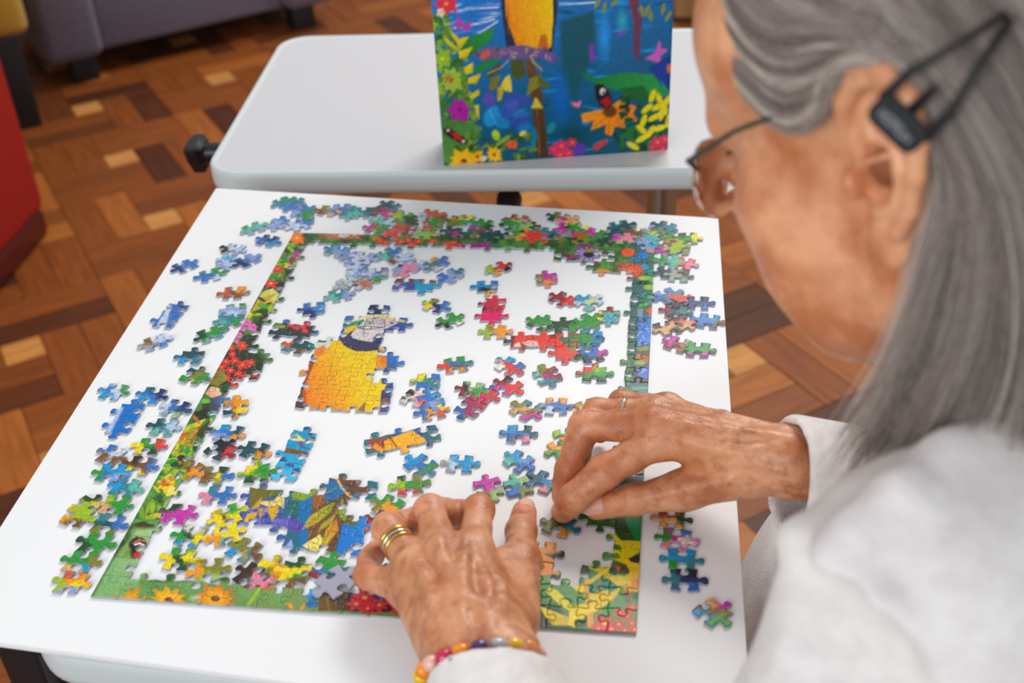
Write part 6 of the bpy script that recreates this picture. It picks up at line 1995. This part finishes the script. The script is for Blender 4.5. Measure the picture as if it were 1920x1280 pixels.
V, Q = surface_nets(fleece_full, (0.22, -0.42, -0.46), (0.96, 0.30, 0.36), 0.0030)
V = relax(V, Q, 2, 0.5)
fleece = fast_mesh('fleece_top', V + person_inv, Q, M_FLEECE, person)
fleece['label'] = 'cream fleece top with raglan seams'

# trousers and shoes, under the tables
M_TROUS = mat('dark_trousers', (52, 54, 66), 0.9)
kl, kr = HIP + FH * .40 + LB * .085 + V3(0, 0, -.01), HIP + FH * .40 - LB * .10 + V3(0, 0, -.01)
ftl, ftr = kl - FH * .16 + V3(0, 0, -.40), kr - FH * .16 + V3(0, 0, -.40)
TRO = [(.03, [ell(HIP + V3(0, 0, -.005), (.12, .165, .115), np.stack([V3(0, 0, 1), LB, FH]), .05), cap(HIP + LB * .085, kl, .082, .062, .04), cap(HIP - LB * .085, kr, .082, .062, .04), cap(kl, ftl, .060, .048, .03), cap(kr, ftr, .060, .048, .03)])]
V, Q = surface_nets(lambda P: sdf_eval(TRO, P), (0.25, -0.36, -0.70), (0.98, 0.26, -0.08), 0.008)
fast_mesh('trousers', relax(V, Q, 2) + person_inv, Q, M_TROUS, person)
M_SHOE = mat('dark_shoe_leather', (34, 30, 30), 0.5)
for f_ in (ftl, ftr):
    g = [(.02, [cap(f_ + V3(0, 0, .03), f_ + V3(0, 0, -.01) - FH * .03, .045, .034, .03), cap(f_ + V3(0, 0, -.012) - FH * .03, f_ + V3(0, 0, -.02) + FH * .13, .034, .028, .03)])]
    V, Q = surface_nets(lambda P: smax(sdf_eval(g, P), (FLOOR_Z + 0.001) - P[:, 2], .004), f_ - .2, f_ + .2, 0.008)
    fast_mesh('shoe', relax(V, Q, 1) + person_inv, Q, M_SHOE, person)

# the chair under the person
M_SEATW = mat('chair_wood', (96, 58, 34), 0.45)
add_noise_color(M_SEATW, (84, 50, 30), (112, 70, 42), 12, 3, stretch=(2, 2, 30))
ch = empty('dining_chair', (float(HIP[0]), float(HIP[1]), FLOOR_Z), math.atan2(FH[1], FH[0]))
tag(ch, 'plain wooden chair under the person in the cream fleece', 'chair')
b_ = bmesh.new(); bm_box(b_, (.02, 0, .345), (.42, .42, .035), .012, 3); obj_from_bm('seat', b_, M_SEATW, ch)
for x_ in (-.16, .19):
    for y_ in (-.18, .18):
        b_ = bmesh.new(); bm_box(b_, (x_, y_, .165), (.036, .036, .33), .006, 2); obj_from_bm('leg', b_, M_SEATW, ch)
for y_ in (-.18, .18):
    b_ = bmesh.new(); bm_tube(b_, [(-.17, y_, .36), (-.235, y_, .60), (-.29, y_, .82)], .016, 10); obj_from_bm('back_post', b_, M_SEATW, ch)
for z_, x_ in ((.78, -.28), (.62, -.24)):
    b_ = bmesh.new(); bm_box(b_, (x_, 0, z_), (.022, .36, .07), .008, 2); obj_from_bm('back_rail', b_, M_SEATW, ch)

# ------------------------------------------------------------------ spectacles
M_TEMPLE = mat('dark_green_wire', (58, 74, 62), 0.35, metal=0.4)
M_LENS = bpy.data.materials.new('lens_glass'); M_LENS.use_nodes = True
n, l, b = nodes_of(M_LENS)
b.inputs['Base Color'].default_value = (1.0, 0.93, 0.92, 1); b.inputs['Roughness'].default_value = 0.02
b.inputs['Transmission Weight'].default_value = 1.0; b.inputs['IOR'].default_value = 1.18
gl = empty('spectacles', tuple(hw(.112, .012, 0)))
tag(gl, 'thin rimless spectacles with dark green wire arms on the nose of the person', 'glasses')
ginv = -hw(.112, .012, 0)
for sd in (1, -1):
    bm = bmesh.new()
    rings = []
    for off, rr_c in ((.0009, 0.96), (.0006, 1.0), (-.0006, 1.0), (-.0009, 0.96)):
        ring = []
        for k in range(40):
            a_ = 2 * math.pi * k / 40
            f_, u_, l_ = .110 + off - .10 * (abs(math.cos(a_) * .024 + .034 - .034)) * 0, .010 + .0195 * rr_c * math.sin(a_), .034 + .0245 * rr_c * math.cos(a_)
            f_ -= 3.2 * (l_ - .01) ** 2 - 0.004 * 0 + 0.10 * (.010 - u_) * -1 * 0.6
            ring.append(tuple(hw(f_, u_, l_ * sd) + ginv))
        rings.append(ring)
    bm_loft(bm, rings)
    o_ = obj_from_bm('lens', bm, M_LENS, gl); autosmooth(o_, 50)
    bm = bmesh.new()
    hin = hw(.0985, .026, .0605 * sd) + ginv
    bm_tube(bm, [hw(.098, .020, .056 * sd) + ginv, hin, hw(.060, .036, .071 * sd) + ginv, hw(.020, .040, .0775 * sd) + ginv, hw(-.010, .044, .0815 * sd) + ginv, hw(-.024, .030, .084 * sd) + ginv], [.0012, .0015, .0011, .0011, .0012, .0013], 10)
    obj_from_bm('temple_arm', bm, M_TEMPLE, gl)
bm = bmesh.new()
bm_tube(bm, [hw(.107, .016, .011) + ginv, hw(.112, .019, .004) + ginv, hw(.112, .019, -.004) + ginv, hw(.107, .016, -.011) + ginv], .0009, 8)
obj_from_bm('bridge', bm, M_TEMPLE, gl)

# ------------------------------------------------------------------ hair clip, sitting on the hair behind the ear
GS = guide(np.linspace(0, 1, 160)).reshape(-1, 3) @ HB.T + HO
GPX = to_px(GS)


def on_hair(px, py, lift):
    i = np.argsort(np.hypot(GPX[:, 0] - px, GPX[:, 1] - py))[:6]
    dep = float(np.min(((GS[i] - CAM_C) @ CAM_R[2])))
    return at_depth(px, py, dep - lift)


wide, tipp = on_hair(1690, 226, .006), on_hair(1893, 28, .007)
axc = unit(tipp - wide); Lc = float(np.linalg.norm(tipp - wide))
ncl = unit(tocam(wide) * .8 + HB[:, 2] * .4); ncl = unit(ncl - axc * (ncl @ axc)); scl = np.cross(ncl, axc)
clip = empty('hair_clip', tuple(wide))
tag(clip, 'black snap hair clip in the grey hair behind the ear', 'hair clip')
M_CLIP = mat('black_enamel', (9, 10, 12), 0.3, spec=0.12)


def cp(x, y, z):
    bow = -0.10 * (x / Lc) * (1 - x / Lc) * Lc * 0.0
    return tuple(axc * x + scl * y + ncl * (z + 0.004 * math.sin(math.pi * min(max(x / Lc, 0), 1)) + bow))


def clip_bar(name, pts, w_, th=.0012):
    bm = bmesh.new()
    rings = []
    for i_, (x_, y_) in enumerate(pts):
        p0, p1 = pts[max(i_ - 1, 0)], pts[min(i_ + 1, len(pts) - 1)]
        tx, ty = p1[0] - p0[0], p1[1] - p0[1]; ln = math.hypot(tx, ty); nx_, ny_ = -ty / ln, tx / ln
        ww = w_[i_] if hasattr(w_, '__len__') else w_
        rings.append([cp(x_ + nx_ * ww * s_, y_ + ny_ * ww * s_, z_) for s_, z_ in ((-.5, 0), (-.42, th), (.42, th), (.5, 0), (.42, -th), (-.42, -th))])
    bm_loft(bm, rings)
    o_ = obj_from_bm(name, bm, M_CLIP, clip)
    return autosmooth(o_, 50)


hwid = .0105
clip_bar('long_bar', [(-.004, -hwid * .6), (.002, -hwid), (.014, -hwid * .98), (Lc * .6, -hwid * .55), (Lc, -.0012)][::1], [.004, .0046, .0040, .0030, .0026])
clip_bar('long_bar', [(-.004, hwid * .6), (.002, hwid), (.014, hwid * .98), (Lc * .6, hwid * .55), (Lc, .0012)], [.004, .0046, .0036, .0026, .0024])
bm = bmesh.new()
pl = [(x_ - .0015, y_) for x_, y_ in rounded_rect(.0125, 2 * hwid + .002, .0045, 6)]
bm_loft(bm, [[cp(x_, y_, -.0012) for x_, y_ in pl], [cp(x_, y_, .0012) for x_, y_ in pl], [cp(x_ * .93, y_ * .95, .0018) for x_, y_ in pl]])
autosmooth(obj_from_bm('end_plate', bm, M_CLIP, clip))
M_MARK = mat('grey_clip_lettering', (118, 126, 134), 0.5)
for i_ in range(5):                       # worn grey lettering, too small to read in the photograph
    y_ = (i_ - 2) * .0031
    bm = bmesh.new()
    for sx, sy, wx, wy in ((0, -.0010, .0038, .0006), (0, .0010, .0038, .0006), (.0016, 0, .0006, .0022), ((-.0016, 0, .0006, .0022) if i_ % 2 else (0, 0, .0006, .0022))):
        c_ = [(-.0025 + sx + a_ * wx / 2, y_ + sy + b2 * wy / 2) for a_, b2 in ((-1, -1), (1, -1), (1, 1), (-1, 1))]
        bm_loft(bm, [[cp(x2, y2, .0018) for x2, y2 in c_], [cp(x2, y2, .0021) for x2, y2 in c_]])
    obj_from_bm('letter_mark', bm, M_MARK, clip, smooth=False)
clip_bar('tongue', [(.004, 0), (.010, 0), (.017, 0)], [.0050, .0040, .0026])

# ------------------------------------------------------------------ rings, bracelet, necklace
M_GOLD = mat('gold', (232, 186, 96), 0.2, metal=1.0)
M_SILV = mat('silver', (226, 222, 214), 0.18, metal=1.0)


def band(name, label, base, tip, t, r, wd, th, m, tilt=None):
    c = base + (tip - base) * t
    ax_ = unit(tip - base) if tilt is None else unit(unit(tip - base) + tilt)
    u_ = unit(np.cross(ax_, V3(0, 0, 1))); v_ = np.cross(ax_, u_)
    bm = bmesh.new()
    prof = [(r, -wd / 2), (r + th, -wd / 2 * .7), (r + th * 1.15, 0), (r + th, wd / 2 * .7), (r, wd / 2)]
    N_ = 40
    R_ = [[bm.verts.new(Vector(ax_ * z_ + (u_ * math.cos(2 * math.pi * k / N_) + v_ * math.sin(2 * math.pi * k / N_)) * q_)) for q_, z_ in prof] for k in range(N_)]
    for k in range(N_):
        a_, b2 = R_[k], R_[(k + 1) % N_]
        for j in range(5):
            bm.faces.new((a_[j], b2[j], b2[(j + 1) % 5], a_[(j + 1) % 5]))
    bmesh.ops.recalc_face_normals(bm, faces=list(bm.faces))
    o_ = obj_from_bm(name, bm, m)
    o_.location = tuple(c)
    tag(o_, label, 'ring', 'rings on the fingers')


rf = .0104
band('finger_ring', 'outer gold ring on the left hand, nearest the bent finger joint', lr[0], lr[1], .66, rf, .0026, .0010, M_GOLD)
band('finger_ring', 'silver ring between the two gold rings on the left hand', lr[0], lr[1], .575, rf, .0024, .0010, M_SILV)
band('finger_ring', 'inner gold ring on the left hand, nearest the knuckle', lr[0], lr[1], .49, rf, .0026, .0010, M_GOLD)
band('finger_ring', 'thin silver ring on the far finger of the right hand', rr_[0], rr_[1], .48, .0106, .0022, .0009, M_SILV)

br_c = wl + fa * 0.002 - lat * .002
bt_ = unit(fa + V3(-.10, 0, .10))
bu = unit(np.cross(bt_, V3(0, 0, 1))); bv = np.cross(bu, bt_)
bracelet = empty('bead_bracelet', tuple(br_c))
tag(bracelet, 'bracelet of yellow, purple, red and orange beads on the left wrist', 'bracelet')
BC_ = [(246, 200, 20), (84, 52, 110), (206, 24, 84), (250, 150, 16), (190, 190, 196), (250, 150, 16), (240, 190, 170)]
bmats = [mat('bead_glaze', c_, 0.15, spec=0.6, coat=0.4) for c_ in BC_]
for k in range(20):
    a_ = 2 * math.pi * k / 20
    m_ = bmats[(k * 3) % 7]
    pos = bu * (math.cos(a_) * .0335) + bv * (math.sin(a_) * .0240)
    tg = unit(-bu * math.sin(a_) * .0345 + bv * math.cos(a_) * .0255)
    bm = bmesh.new()
    bm_tube(bm, [pos - tg * .0046, pos - tg * .0038, pos - tg * .0018, pos + tg * .0018, pos + tg * .0038, pos + tg * .0046], [.0016, .0034, .0044, .0044, .0034, .0016], 12)
    obj_from_bm('bead', bm, m_, bracelet)

neckl = empty('necklace', tuple(NB))
tag(neckl, 'fine necklace of tiny silver beads at the nape above the fleece', 'necklace')
nu = unit(np.cross(NK, V3(0, 0, 1))); nv = np.cross(NK, nu)
bm = bmesh.new()
for k in range(90):
    a_ = 2 * math.pi * k / 90
    p_ = NK * (.018 + .004 * math.cos(a_)) + (nu * math.cos(a_) + nv * math.sin(a_)) * .0555
    bmesh.ops.create_icosphere(bm, subdivisions=1, radius=.0017, matrix=Matrix.Translation(Vector(p_)))
o_ = obj_from_bm('bead_chain', bm, M_SILV, neckl); o_['kind'] = 'stuff'
# ------------------------------------------------------------------ stand the whole scene on the floor at z = 0
for o in list(COL.objects):
    if o.parent is None:
        o.location.z -= FLOOR_Z
